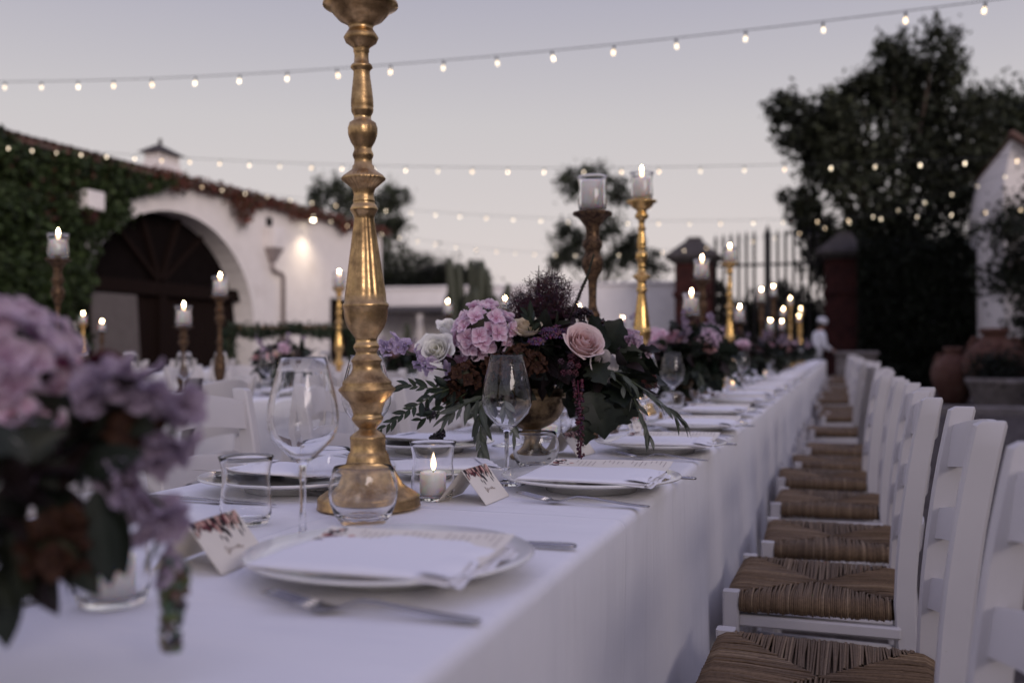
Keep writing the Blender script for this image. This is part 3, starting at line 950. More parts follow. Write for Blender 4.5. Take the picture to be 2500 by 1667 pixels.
# ================================================================ TABLES AND CLOTHS
TZ = 0.75
def cloth(name, x0, x1, y0, y1, seed, dy=0.05, group=None, label=''):
    """tablecloth lying on the board and hanging to the ground on all sides"""
    rr = random.Random(seed)
    ph = [rr.uniform(0, 6.28) for _ in range(12)]
    w = x1 - x0
    ns, nd = 10, 16
    prof = []                                  # (x, z, drop factor, side)
    rad = 0.014
    for k in range(nd):
        t = k / nd
        prof.append((x0, 0.025 + (TZ - rad - 0.025) * t, 1 - t, -1))
    for k in range(4):
        a = math.pi / 2 * k / 4
        prof.append((x0 + rad * (1 - math.cos(a)), TZ - rad + rad * math.sin(a), 0, 0))
    for k in range(ns + 1):
        prof.append((x0 + rad + (w - 2 * rad) * k / ns, TZ, 0, 0))
    for k in range(1, 5):
        a = math.pi / 2 * k / 4
        prof.append((x1 - rad + rad * math.sin(a), TZ - rad + rad * math.cos(a), 0, 0))
    for k in range(1, nd + 1):
        t = 1 - k / nd
        prof.append((x1, 0.025 + (TZ - rad - 0.025) * t, 1 - t, 1))
    ny = int((y1 - y0) / dy)
    vs, fs = [], []
    np_ = len(prof)
    def fold(y, d, sd):
        f = (math.sin(y * 2.1 + ph[0]) * 0.5 + math.sin(y * 5.3 + ph[1]) * 0.45 + math.sin(y * 9.7 + ph[2]) * 0.35 * math.sin(y * 0.7 + ph[3]) + 0.35 * math.sin(y * 16.0 + ph[6]) * max(0, math.sin(y * 1.1 + ph[7])))
        g = 0.3 * math.sin(y * 23 + ph[4] + d * 3) * math.sin(y * 1.9 + ph[5])
        for ys in (2.31, 5.3, 8.4, 11.2, 14.6, 17.9):
            if y >= ys:
                f += 0.55 * math.exp(-(y - ys) / .22)
        return sd * ((0.012 + 0.006 * f) * d + 0.030 * f * d ** 1.3 + 0.008 * g * d)
    for j in range(ny + 1):
        y = y0 + (y1 - y0) * j / ny
        for (x, z, d, sd) in prof:
            zz = z
            if d == 0:
                zz += 0.0006 * math.sin(y * 3.1 + x * 9 + ph[8]) + 0.0004 * math.sin(y * 11 - x * 7)
            vs.append((x + fold(y, d, sd), y, zz))
    for j in range(ny):
        for i in range(np_ - 1):
            fs.append((j * np_ + i, j * np_ + i + 1, (j + 1) * np_ + i + 1, (j + 1) * np_ + i))
    mb = MB()
    mb.add(vs, fs)
    # hanging ends
    for ye, sg in ((y0, -1), (y1, 1)):
        def efn(u, v, ye=ye, sg=sg):
            x = x0 + w * u
            d = 1 - v
            return (x, ye + sg * (0.012 * d + 0.018 * d * math.sin(x * 14 + ph[9]) * (0.3 + d)), 0.025 + (TZ - 0.025) * v - (0.004 if v == 1 else 0))
        grid(mb, efn, 24, 10)
    o = obj(name, mb.mesh(name, 'white linen'))
    tag(o, label, 'tablecloth', group)
    return o
def trestle(x0, x1, y0, y1, label):
    t = thing('long_table', label, 'table', ((x0 + x1) / 2, (y0 + y1) / 2, 0))
    xm, ym = (x0 + x1) / 2, (y0 + y1) / 2
    obj('tabletop', box(MB(), (x0 + .01 - xm, y0 + .01 - ym, TZ - .035), (x1 - .01 - xm, y1 - .01 - ym, TZ - .004), .004).mesh('tabletop', 'trestle wood', smooth=False), t)
    lg = box(MB(), (-.03, -.03, 0), (.03, .03, TZ - .036), .004).mesh('leg', 'trestle wood', smooth=False)
    y = y0 + .3
    while y < y1:
        for x in (x0 + .1, x1 - .1):
            obj('leg', lg, t, loc=(x - xm, y - ym, 0))
        y += 2.0
    return t
X0, X1 = -1.09, -0.283
cloth('tablecloth', X0, X1, -0.35, 22.0, 3, 0.04, label='white cloth hanging to the ground over the long table beside the rush chairs')
trestle(X0, X1, -0.35, 22.0, 'long banquet table under the white cloth beside the rush chairs')
A0, A1 = -3.46, -2.62
cloth('tablecloth', A0, A1, 0.8, 17.5, 9, 0.06, label='white cloth over the second long table across the aisle')
trestle(A0, A1, 0.8, 17.5, 'second long banquet table across the aisle under its own cloth')
B0, B1 = -7.5, -6.7
cloth('tablecloth', B0, B1, 4.0, 15.0, 15, 0.08, label='white cloth over the farthest table near the arched doorway')
trestle(B0, B1, 4.0, 15.0, 'farthest banquet table near the arched doorway')

ORD = ('first second third fourth fifth sixth seventh eighth ninth tenth eleventh twelfth thirteenth fourteenth fifteenth sixteenth seventeenth eighteenth nineteenth twentieth '
       'twenty-first twenty-second twenty-third twenty-fourth twenty-fifth twenty-sixth twenty-seventh twenty-eighth twenty-ninth thirtieth thirty-first thirty-second').split()
# ================================================================ CHAIRS
def swept(mb, pts, wx, wy, ch=0.004):
    """upright bar with a chamfered rectangular section through (x, y, z) points"""
    vs, fs = [], []
    m = 8
    for k, (x, y, z) in enumerate(pts):
        a, b = wx / 2, wy / 2
        sec = [(-a + ch, -b), (a - ch, -b), (a, -b + ch), (a, b - ch), (a - ch, b), (-a + ch, b), (-a, b - ch), (-a, -b + ch)]
        vs += [(x + p, y + q, z) for p, q in sec]
    for k in range(len(pts) - 1):
        for i in range(m):
            j = (i + 1) % m
            fs.append((k * m + i, k * m + j, (k + 1) * m + j, (k + 1) * m + i))
    fs.append(tuple(range(m - 1, -1, -1)))
    fs.append(tuple((len(pts) - 1) * m + i for i in range(m)))
    return mb.add(vs, fs)

SX0, SX1, SW0, SW1 = -0.195, 0.150, 0.205, 0.178        # seat: front, back, half widths
def rush_seat(seed=5):
    mb = MB()
    rr = random.Random(seed)
    zc = 0.462
    xm = (SX0 + SX1) / 2
    def hw(x):
        return SW0 + (SW1 - SW0) * (x - SX0) / (SX1 - SX0)
    def strand(e, d, u_, length, tone):
        # e: edge point (x,y); d: inward unit; strand wraps the rail then runs inward
        ex, ey = e
        w = rr.uniform(0.0020, 0.0028)
        jz = rr.uniform(-0.0015, 0.002)
        jt = rr.uniform(-0.004, 0.004)
        sx, sy = -d[1], d[0]
        P = []
        for t, z in ((0.010, -0.036), (-0.006, -0.031), (-0.0125, -0.019), (-0.0095, -0.005), (0.006, 0.003)):
            P.append((ex + d[0] * t, ey + d[1] * t, zc + z + jz))
        nn = 3 if length > 0.05 else 2
        for q in range(1, nn + 1):
            t = 0.006 + max(0.004, (length - 0.006)) * q / nn
            sag = 0.006 - 0.012 * (t / 0.2)
            P.append((ex + d[0] * t + sx * jt * q / nn, ey + d[1] * t + sy * jt * q / nn, zc + min(0.004, sag) + jz + rr.uniform(-.001, .001)))
        tube(mb, P, w, 5, tone, cap=False)
    def tone():
        k = rr.random()
        a, b = (0.130, 0.086, 0.052), (0.205, 0.138, 0.082)
        c = lerp(a, b, k ** 1.4)
        if rr.random() < 0.12:
            c = (0.26, 0.185, 0.115)
        return c
    p = 0.0041
    # front and back sectors
    for x, hwid, d in ((SX0, SW0, 1), (SX1, SW1, -1)):
        y = -hwid + 0.022
        while y < hwid - 0.02:
            lim = (1 - abs(y) / hwid) * (SX1 - SX0) / 2
            strand((x, y), (d, 0), y, lim, tone())
            y += p * rr.uniform(0.86, 1.14)
    for sg in (-1, 1):
        x = SX0 + 0.022
        while x < SX1 - 0.02:
            lim = (1 - abs(x - xm) / ((SX1 - SX0) / 2)) * hw(x)
            strand((x, sg * hw(x)), (0, -sg), x, lim, tone())
            x += p * rr.uniform(0.86, 1.14)
    # stuffing below the strands
    box(mb, (SX0 + .004, -SW1 + .004, zc - .036), (SX1 - .004, SW1 - .004, zc - 0.008), .008, (.09, .055, .03))
    return mb.mesh('rush_seat', 'rush')
def post_x(z):
    if z <= 0.46:
        return 0.185 - 0.03 * z / 0.46
    t = (z - 0.46) / 0.43
    return 0.155 + 0.012 * t + 0.042 * t * t
def make_chair(label, group):
    t = thing('rush_chair', label, 'chair', group=group)
    obj('rush_seat', rush_seat(), t)
    for sg in (-1, 1):
        mb = MB()
        swept(mb, [(-0.192, sg * 0.197, 0), (-0.192, sg * 0.197, 0.235), (-0.192, sg * 0.197, 0.470)], 0.034, 0.034, 0.004)
        obj('front_leg', mb.mesh('front_leg', 'white chair paint', smooth=False), t)
        mb = MB()
        zs = [0, .12, .24, .36, .46, .53, .6, .67, .74, .80, .85, .882]
        pts = [(post_x(z), sg * (0.178 + 0.006 * max(0, z - .46)), z) for z in zs]
        swept(mb, pts, 0.042, 0.029, 0.004)
        # rounded front corner of the post head
        o_ = len(mb.v)
        x, y, z = post_x(.89), sg * 0.1805, .888
        a, b = .0155, .0115
        mb.v += [(x - a + .004, y - b, z), (x + a + .002, y - b, z), (x + a + .002, y + b, z), (x - a + .004, y + b, z)]
        mb.c += [(1, 1, 1)] * 4
        top = len(zs) - 1
        base = top * 8
        mb.f = mb.f[:-1]
        mb.f += [(base, base + 1, o_ + 1, o_), (base + 1, base + 2, o_ + 1), (base + 2, base + 3, o_ + 2, o_ + 1), (base + 3, base + 4, o_ + 2),
                 (base + 4, base + 5, o_ + 3, o_ + 2), (base + 5, base + 6, o_ + 3), (base + 6, base + 7, o_, o_ + 3), (base + 7, base, o_), (o_, o_ + 1, o_ + 2, o_ + 3)]
        obj('back_post', mb.mesh('back_post', 'white chair paint', smooth=True, angle=30), t)
        obj('side_rail', box(MB(), (-.178, sg * .191 - .010, .395), (.148, sg * .183 + .010, .420), .004, mtx=None).mesh('side_rail', 'white chair paint', smooth=False), t)
        for zz in (.14, .27):
            obj('stretcher', tube(MB(), [(-.19, sg * .197, zz), (.17, sg * .178, zz)], .0105, 8).mesh('stretcher', 'white chair paint'), t)
    obj('front_rail', box(MB(), (-.204, -.18, .395), (-.182, .18, .420), .004).mesh('front_rail', 'white chair paint', smooth=False), t)
    obj('back_rail', box(MB(), (.148, -.162, .395), (.168, .162, .420), .004).mesh('back_rail', 'white chair paint', smooth=False), t)
    obj('stretcher', tube(MB(), [(-.19, -.19, .30), (-.19, .19, .30)], .0105, 8).mesh('stretcher', 'white chair paint'), t)
    obj('stretcher', tube(MB(), [(.178, -.17, .22), (.178, .17, .22)], .0105, 8).mesh('stretcher', 'white chair paint'), t)
    for zc, hh in ((.822, .072), (.690, .052), (.570, .052)):
        mb = MB()
        NU, ch = 16, .005
        sec = [(-.5, -.5), (-.5, .32), (-.36, .5), (.36, .5), (.5, .32), (.5, -.5)]
        vs, fs = [], []
        for i in range(NU + 1):
            u = i / NU
            y = -.166 + .332 * u
            bow = math.sin(math.pi * u)
            for (sx, sz) in sec:
                z = zc + hh * sz + (.020 if sz > 0 else .014) * bow
                vs.append((post_x(zc) + .030 * bow + sx * .016 + (z - zc) * .12, y, z))
        m = len(sec)
        for i in range(NU):
            for k in range(m):
                fs.append((i * m + k, i * m + (k + 1) % m, (i + 1) * m + (k + 1) % m, (i + 1) * m + k))
        mb.add(vs, fs)
        obj('slat', mb.mesh('slat', 'white chair paint', smooth=True, angle=40), t)
    return t
G1 = 'rush chairs along the near side of the long table'
chair0 = make_chair('white ladder-back chair with woven rush seat, second in the row', G1)
bpy.context.view_layer.update()
rc = random.Random(21)
chair0.location = (-0.012, 1.68, 0)
chair0.rotation_euler = (0, 0, R(-0.5))
near = {0: (-0.018, 0.985, 0.0, 'white ladder-back chair at the open end of the row, its seat out of view'),
        2: (-0.028, 2.375, -1.0, 'white ladder-back chair with woven rush seat, third in the row'),
        3: (0.0, 2.965, 1.5, 'white ladder-back chair with woven rush seat, fourth in the row'),
        4: (-0.012, 3.66, -1.0, 'white ladder-back chair with woven rush seat, fifth in the row')}
for k in range(31):
    if k == 1:
        continue
    if k in near:
        x, y, a, lab = near[k]
        dup(chair0, (x, y, 0), R(a), lab, G1)
    else:
        x, y, a = rc.uniform(-.06, .05), 4.33 + .66 * (k - 5) + rc.uniform(-.06, .06), rc.uniform(-6.5, 6.5)
        if k == 12:
            a, x = 9, .06
        if y > 21.7:
            continue
        dup(chair0, (x, y, 0), R(a), 'white rush-seat chair, ' + ORD[k] + ' from the open end of the long row', G1)
SEATS = [chair0.children[0].data] + [rush_seat(s_) for s_ in (11, 23, 37)]
def vary_seats():
    for o_ in COL.objects:
        if o_.name.startswith('rush_seat') and o_.parent is not chair0:
            o_.data = rc.choice(SEATS)
G2 = 'rush chairs along the far side of the long table'
for k in range(22):
    y = 1.985 + .66 * (k - 1) + rc.uniform(-.03, .03)
    lab = 'white ladder-back chair across the long table, ' + ORD[k] + ' from its open end'
    dup(chair0, (-1.25 + rc.uniform(-.02, .02), y, 0), math.pi + R(rc.uniform(-3, 3)), lab, G2)
G3 = 'rush chairs around the second table'
for k in range(14):
    dup(chair0, (-2.33 + rc.uniform(-.03, .03), 2.45 + .68 * k + rc.uniform(-.04, .04), 0), R(rc.uniform(-4, 4)), 'white rush chair on the aisle side of the second table, ' + ORD[k] + ' from its near end', G3)
for k in range(12):
    dup(chair0, (-3.72 + rc.uniform(-.03, .03), 3.3 + .68 * k + rc.uniform(-.04, .04), 0), math.pi + R(rc.uniform(-4, 4)), 'white rush chair on the wall side of the second table, ' + ORD[k] + ' from its near end', G3)
for k in range(9):
    dup(chair0, (-6.38 + rc.uniform(-.03, .03), 6.2 + .7 * k, 0), R(rc.uniform(-4, 4)), 'white rush chair at the farthest table, ' + ORD[k] + ' from its near end', 'rush chairs at the farthest table')

vary_seats()
# ================================================================ TABLEWARE
def tz(x, y):
    return TZ + 0.0012
def glass_shell(prof_out, prof_in, seg=48):
    mb = MB()
    lathe(mb, list(prof_out) + list(reversed(prof_in)), seg)
    return mb
# dinner plate
plate_me = lathe(MB(), [(r_, z_ * 1.15) for r_, z_ in [(0, .003), (.068, .003), (.071, 0), (.076, 0), (.079, .0085), (.100, .0105), (.135, .0165), (.149, .0195), (.1508, .0212), (.149, .0228), (.126, .0172),
                        (.106, .0142), (.100, .0128), (.060, .0122), (0, .0122)]], 72).mesh('plate', 'porcelain')
# wine glass
wo = [(0, 0), (.033, 0), (.0338, .0012), (.033, .0022), (.020, .004), (.008, .0065), (.0046, .012), (.0039, .03), (.0037, .07), (.0042, .088), (.0075, .095), (.016, .101), (.027, .112),
      (.0375, .124), (.0430, .138), (.0440, .148), (.0425, .165), (.0385, .185), (.0330, .206), (.0288, .2235), (.0284, .2248)]
wi = [(0, .0975), (.008, .0985), (.016, .1035), (.0262, .1135), (.0366, .125), (.0420, .1385), (.0430, .148), (.0415, .165), (.0375, .185), (.0320, .206), (.0279, .2235), (.0284, .2248)]
wine_me = glass_shell(wo, wi).mesh('wine_glass', 'clear glass')
to = [(0, .002), (.020, .001), (.0285, 0), (.0310, .002), (.0375, .012), (.0432, .026), (.0455, .040), (.0445, .054), (.0410, .067), (.0385, .0738), (.0379, .0745)]
ti = [(0, .009), (.022, .009), (.030, .0105), (.0362, .0165), (.0415, .028), (.0437, .040), (.0428, .054), (.0394, .067), (.0371, .0735), (.0379, .0745)]
tumb_me = glass_shell(to, ti).mesh('tumbler', 'clear glass')
ho = [(0, .002), (.024, .001), (.0285, 0), (.0305, .003), (.0335, .013), (.0345, .024), (.0330, .042), (.0312, .057), (.0322, .072), (.0348, .084), (.0368, .0895), (.0366, .0908)]
hi = [(0, .006), (.024, .006), (.0285, .008), (.0318, .015), (.0327, .024), (.0313, .042), (.0296, .057), (.0306, .072), (.0333, .084), (.0352, .0893), (.0366, .0908)]
vot_me = glass_shell(ho, hi).mesh('votive_glass', 'clear glass')
hoL = [(r * 1.14, z * 1.08) for r, z in ho]
hiL = [(r * 1.14 + .0002, z * 1.08) for r, z in hi]
hur_me = glass_shell(hoL, hiL, 28).mesh('hurricane_glass', 'clear glass')

def candle_mesh(r, h):
    return lathe(MB(), [(0, 0), (r, 0), (r, h - .003), (r - .001, h - .0005), (r - .003, h), (r - .006, h - .002), (r * .4, h - .005), (0, h - .006)], 28, wob=0.012).mesh('candle', 'wax')
wick_me = tube(MB(), [(0, 0, -.004), (.0005, 0, .004), (.002, 0, .009)], .0008, 5).mesh('wick', 'wick')
flame_me = lathe(MB(), [(0, 0), (.0022, .002), (.0040, .006), (.0044, .010), (.0036, .016), (.0020, .022), (.0007, .027), (0, .029)], 12).mesh('flame', 'flame')
CAND = {}
def candle(loc, r, h, label, group, lit=True, fs=1.0):
    key = (round(r, 4), round(h, 4))
    if key not in CAND:
        CAND[key] = candle_mesh(r, h)
    t = thing('candle', label, 'candle', loc, group=group)
    obj('wax_body', CAND[key], t)
    obj('wick', wick_me, t, loc=(0, 0, h - .005))
    if lit:
        obj('flame', flame_me, t, mtx=Matrix.Translation((.001, 0, h + .001)) @ Matrix.Diagonal((fs, fs, fs, 1)))
    return t
def single(name, me, loc, label, cat, group=None, rz=0, tilt=(0, 0), s=1.0):
    o = obj(name, me)
    o.location = loc
    o.rotation_euler = (tilt[0], tilt[1], rz)
    o.scale = (s, s, s)
    return tag(o, label, cat, group)

# napkin: three folded layers, frilled at the diner's end
def napkin_mesh(seed):
    """linen folded into a flat packet: rounded fold on the long near edge, loose layers at the diner's end"""
    rr = random.Random(seed)
    mb = MB()
    ph = [rr.uniform(0, 6.28) for _ in range(10)]
    lx, ly = .214, .168
    NU, NV = 44, 22
    H0 = .0085
    def wave(x, y):
        return .0012 * math.sin(x * 24 + ph[0]) + .0010 * math.sin(y * 34 + ph[1] + x * 10) + .0004 * math.sin(x * 80 + y * 60 + ph[2])
    # the packet: top and bottom skins meeting in a rounded edge
    def skin(u, v, top):
        x, y = (u - .5) * lx, (v - .5) * ly
        x += .004 * math.sin(y * 30 + ph[3]) * (2 * u - 1) * .6
        y += .003 * math.sin(x * 22 + ph[4]) * (2 * v - 1)
        e = min(1.0, v * NV / 2.0)
        e2 = min(1.0, (1 - v) * NV / 1.2)
        e3 = min(1.0, u * NU / 1.5)
        lift = math.sqrt(max(0, 1 - (1 - e) ** 2)) * (.35 + .65 * e2) * (.4 + .6 * e3)
        sag = -.0035 * max(0, u - .8) / .2 - .002 * (1 - v)
        z = H0 * .5 + (1 if top else -1) * H0 * .5 * lift + wave(x, y) * lift * (1 if top else .2) + (sag if top else 0)
        return (x, y, z)
    o = len(mb.v)
    W = NU + 1
    for top in (False, True):
        for j in range(NV + 1):
            for i in range(NU + 1):
                mb.v.append(skin(i / NU, j / NV, top))
                mb.c.append((1, 1, 1))
    N1 = W * (NV + 1)
    for j in range(NV):
        for i in range(NU):
            a = o + j * W + i
            mb.f.append((a, a + W, a + W + 1, a + 1))
            b = a + N1
            mb.f.append((b, b + 1, b + W + 1, b + W))
    for j in range(NV):
        a = o + j * W
        mb.f.append((a + W, a, a + N1, a + W + N1))
    for i in range(NU):
        b = o + NV * W + i
        mb.f.append((b + 1, b, b + N1, b + 1 + N1))
    # loose folded layers showing at the diner's end
    for k in range(4):
        zz = .0012 + .0026 * k
        def lay(u, v, k=k, zz=zz):
            x = lx * .5 - .022 + .030 * u - .004 * k + .0018 * math.sin(v * 11 + ph[5] + k) * u
            y = (v - .5) * (ly - .012)
            return (x, y, zz + .0020 * math.sin(v * 15 + ph[6] + 1.7 * k) * u - .003 * u * u + .0004 * math.sin(v * 47 + k) * u)
        grid(mb, lay, 6, 30)
    return mb.mesh('napkin', 'napkin linen')
NAP = [napkin_mesh(s) for s in (1, 2, 3)]
# menu card with its floral end and columns of print
def menu_parts(seed):
    rr = random.Random(seed)
    def hz(x, y):
        return .0012 + .010 * ((y + .055) / .11) ** 2 + .0015 * math.sin(x * 14)
    mb = MB()
    for dz in (0, .0005):
        grid(mb, lambda u, v: ((u - .5) * .215, (v - .5) * .11, hz((u - .5) * .215, (v - .5) * .11) + dz), 20, 8)
    sheet = mb.mesh('menu_sheet', 'paper')
    ink = MB()
    for k in range(20):
        x = -.062 + k * .0083
        if k in (5, 11):
            continue
        a = .055 - rr.uniform(.004, .014)
        b = a - rr.uniform(.012, .034)
        y = a
        while y > b:
            y2 = max(b, y - rr.uniform(.002, .006))
            ink.add([(x, y, hz(x, y) + .0009), (x + .0016, y, hz(x, y) + .0009), (x + .0016, y2, hz(x, y2) + .0009), (x, y2, hz(x, y2) + .0009)], [(0, 3, 2, 1)])
            y = y2 - .0013
    pr = ink.mesh('print', 'grey ink', smooth=False)
    fl = []
    for m_, cnt in (('dark ink', 34), ('burgundy ink', 12), ('blush ink', 10)):
        q = MB()
        for k in range(cnt):
            x = -.1065 + abs(rr.gauss(0, .012)) + .003
            y = rr.uniform(-.05, .051)
            r_ = rr.uniform(.002, .0055)
            n_ = 7
            an = rr.uniform(0, 6)
            pts = [(x + r_ * math.cos(an + j * 6.283 / n_) * rr.uniform(.5, 1.2), y + r_ * math.sin(an + j * 6.283 / n_) * rr.uniform(.5, 1.2)) for j in range(n_)]
            pts = [(max(-.107, p), min(.0545, max(-.0545, w))) for p, w in pts]
            q.add([(p, w, hz(p, w) + .0009 + .0003 * (m_ != 'dark ink')) for p, w in pts], [tuple(range(n_))])
        fl.append(q.mesh('floral_print', m_, smooth=False))
    return sheet, pr, fl
MENU = menu_parts(4)
def menu(loc, rz, label, group):
    t = thing('menu_card', label, 'menu', loc, rz, group)
    obj('sheet', MENU[0], t)
    obj('print', MENU[1], t)['kind'] = 'stuff'
    for f in MENU[2]:
        obj('floral_print', f, t)['kind'] = 'stuff'
    return t
menu_root = {}
# fork and knife: along local +X from tip to handle end
def blade_strip(mb, rows):
    """rows: (x, half width, z, thickness)"""
    vs, fs = [], []
    for (x, w, z, t) in rows:
        vs += [(x, -w, z), (x, -w * .6, z + t), (x, w * .6, z + t), (x, w, z), (x, w * .6, z - t * .5), (x, -w * .6, z - t * .5)]
    for k in range(len(rows) - 1):
        for i in range(6):
            j = (i + 1) % 6
            fs.append((k * 6 + i, k * 6 + j, (k + 1) * 6 + j, (k + 1) * 6 + i))
    fs.append((5, 4, 3, 2, 1, 0))
    e = (len(rows) - 1) * 6
    fs.append(tuple(e + i for i in range(6)))
    return mb.add(vs, fs)
mb = MB()
blade_strip(mb, [(.050, .0115, .0050, .0010), (.058, .0122, .0034, .0011), (.066, .0110, .0028, .0012), (.074, .0070, .0045, .0014), (.083, .0038, .0085, .0017), (.095, .0032, .0112, .0018),
                 (.110, .0034, .0110, .0018), (.140, .0050, .0075, .0018), (.170, .0070, .0040, .0017), (.190, .0082, .0026, .0016), (.200, .0080, .0022, .0015), (.205, .0055, .0022, .0012)])
for q in (-1.5, -.5, .5, 1.5):
    tube(mb, [(.052, q * .0066, .0048), (.030, q * .0064, .0085), (.012, q * .0060, .0125), (0, q * .0056, .0150)], [.0017, .0016, .0014, .0007], 6)
fork_me = mb.mesh('fork', 'steel')
mb = MB()
blade_strip(mb, [(0, .001, .0022, .0006), (.012, .0065, .0022, .0007), (.04, .0095, .0022, .0009), (.10, .0100, .0022, .0010), (.118, .0075, .0026, .0014), (.126, .0046, .0034, .0024),
                 (.14, .0052, .0036, .0026), (.18, .0068, .0038, .0028), (.215, .0085, .0040, .0030), (.225, .0075, .0040, .0028), (.229, .004, .0038, .0020)])
knife_me = mb.mesh('knife', 'steel')

# tent place card: ridge along local Y, written face towards +X
def card_parts(seed):
    rr = random.Random(seed)
    W, D, H = .052, .040, .050            # half width along the ridge, foot distance, height
    L = math.hypot(D, H)
    ang = math.atan2(H, D)
    def P(s, y, sgn, off=0.0):
        # s: 0 at ridge to 1 at foot
        x = sgn * (D * s)
        z = H * (1 - s)
        return (x + sgn * off * math.sin(ang), y, z + off * math.cos(ang) + .0006)
    faces = []
    for sgn in (1, -1):
        mb = MB()
        for off in (0, .0006):
            mb.add([P(0, -W, sgn, off), P(0, W, sgn, off), P(1, W, sgn, off), P(1, -W, sgn, off)], [(0, 1, 2, 3)])
        faces.append(mb.mesh('panel', 'paper', smooth=False))
    prints = []
    for m_, cnt, off in (('dark ink', 120, .0009), ('burgundy ink', 15, .0011), ('blush ink', 22, .0012)):
        q = MB()
        for k in range(cnt):
            s = min(.62, .01 + abs(rr.gauss(0, .15)) + (.16 * rr.random() if rr.random() < .25 else 0))
            y = rr.uniform(-W + .004, W - .004)
            s *= 1 + .30 * math.sin(y * 97 + 1.0) + .2 * math.sin(y * 43)
            r_ = rr.uniform(.0016, .0044)
            n_, an = 7, rr.uniform(0, 6)
            el = rr.uniform(.35, 1)
            pts = []
            for j in range(n_):
                a = an + j * 6.283 / n_
                pts.append((min(.98, max(.004, s + r_ * 1.7 * math.cos(a) / L)), min(W, max(-W, y + el * r_ * math.sin(a)))))
            q.add([P(a, b, 1, off) for a, b in pts], [tuple(range(n_))])
        prints.append(q.mesh('floral_print', m_, smooth=False))
    # a handwritten name, too small to read
    mb = MB()
    pts = []
    for k in range(46):
        u = k / 45
        y = -.017 + .034 * u + .003 * math.sin(u * 40)
        s = .66 + (.05 + .06 * (u < .15)) * math.sin(u * 46 + 1) * (.5 + .5 * math.sin(u * 9))
        pts.append(P(s, y, 1, .0011))
    tube(mb, pts, .00035, 4)
    prints.append(mb.mesh('handwriting', 'grey ink'))
    return faces, prints
CARD = card_parts(3)
def place_card(loc, rz, label, group):
    t = thing('place_card', label, 'place card', loc, rz, group)
    for f in CARD[0]:
        obj('panel', f, t)
    for p in CARD[1][:3]:
        obj('floral_print', p, t)['kind'] = 'stuff'
    obj('handwriting', CARD[1][3], t)
    return t

rs = random.Random(33)
def setting(px, py, side, idx, tbl, full=2, where='', over=None):
    """one place setting; side=+1: diner sits on the +X side. full: 2 all, 1 plate, napkin, cutlery, glasses, 0 plate and napkin"""
    a = 0 if side > 0 else math.pi
    def W(dx, dy):
        return (px + side * dx, py + side * dy)
    g = lambda s: s + ' ' + tbl
    o_ = over or {}
    jx, jy = rs.uniform(-.006, .006), rs.uniform(-.006, .006)
    single('plate', plate_me, (px, py, tz(px, py)), 'white porcelain plate ' + where, 'plate', g('plates on'), rz=rs.uniform(0, 6))
    nx, ny = W(.012 + jx, -.045 + jy)
    single('napkin', NAP[idx % 3], (nx, ny, TZ + .0262), 'white linen napkin folded on the plate ' + where, 'napkin', g('napkins on'), rz=a + o_.get('nrot', rs.uniform(-.06, .06)))
    if full == 0:
        return
    mx, my = W(.014 + jx, o_.get('menu', .046) + jy)
    menu((mx, my, TZ + .0280), a + rs.uniform(-.04, .04), 'cream printed menu tucked behind the napkin ' + where, g('menus on'))
    fx, fy = o_.get('fork', W(-.075, -.170))
    single('fork', fork_me, (fx, fy, TZ + .0018), 'steel fork beside the plate ' + where, 'fork', g('forks on'), rz=a + rs.uniform(-.08, .05))
    kx, ky = W(-.075, .168)
    single('knife', knife_me, (kx, ky, TZ + .0018), 'steel knife beside the plate ' + where, 'knife', g('knives on'), rz=a + rs.uniform(-.06, .06))
    gx, gy = o_.get('wine', W(-.165 + rs.uniform(-.01, .01), .09 + rs.uniform(-.03, .03)))
    single('wine_glass', wine_me, (gx, gy, tz(gx, gy)), 'empty stemmed wine glass ' + where, 'wine glass', g('wine glasses on'))
    ux, uy = o_.get('tumbler', W(-.17 + rs.uniform(-.01, .01), .19 + rs.uniform(-.03, .03)))
    single('tumbler', tumb_me, (ux, uy, tz(ux, uy)), 'round water tumbler ' + where, 'tumbler', g('tumblers on'), s=o_.get('ts', 1.0))
    if full == 2:
        cx_, cy_ = o_.get('card', W(-.165, -.13 + rs.uniform(-.02, .02)))
        place_card((cx_, cy_, TZ + .0012), a + o_.get('crot', rs.uniform(-.15, .15)), 'folded floral place card ' + where, g('place cards on'))
LT = 'the long table'
setting(-.447, .95, 1, 0, LT, 2, 'at the nearest chair-side setting', dict(wine=(-.632, 1.09), tumbler=(-.612, 1.215), ts=1.03, card=(-.655, .935), crot=.10, menu=-.011, fork=(-.497, .792)))
setting(-.398, 1.632, 1, 1, LT, 2, 'just past the tall candlestick', dict(wine=(-.552, 1.645), tumbler=(-.565, 1.862), card=(-.545, 1.462), crot=-.02))
setting(-.393, 2.285, 1, 2, LT, 2, 'under the tip of the olive branch', dict(wine=(-.49, 2.58), tumbler=(-.535, 2.44), card=(-.575, 2.16)))
setting(-.400, 2.90, 1, 3, LT, 2, 'past the first flower bowl', dict(wine=(-.57, 3.02)))
for k in range(4, 31):
    y = .945 + .66 * k
    if y > 21.4:
        break
    setting(-.415 + rs.uniform(-.012, .012), y + rs.uniform(-.02, .02), 1, k, LT, 1 if k < 14 else 0, 'on the chair side, ' + ORD[k] + ' from the open end')
setting(-.905, .80, -1, 2, LT, 1, 'behind the blurred purple flowers')
setting(-.875, 1.47, -1, 1, LT, 1, 'behind the tall candlestick foot', dict(wine=(-.80, 1.60), tumbler=(-.795, 1.445)))
setting(-.900, 2.12, -1, 0, LT, 1, 'behind the first flower bowl', dict(wine=(-.775, 2.30), tumbler=(-.76, 2.44)))
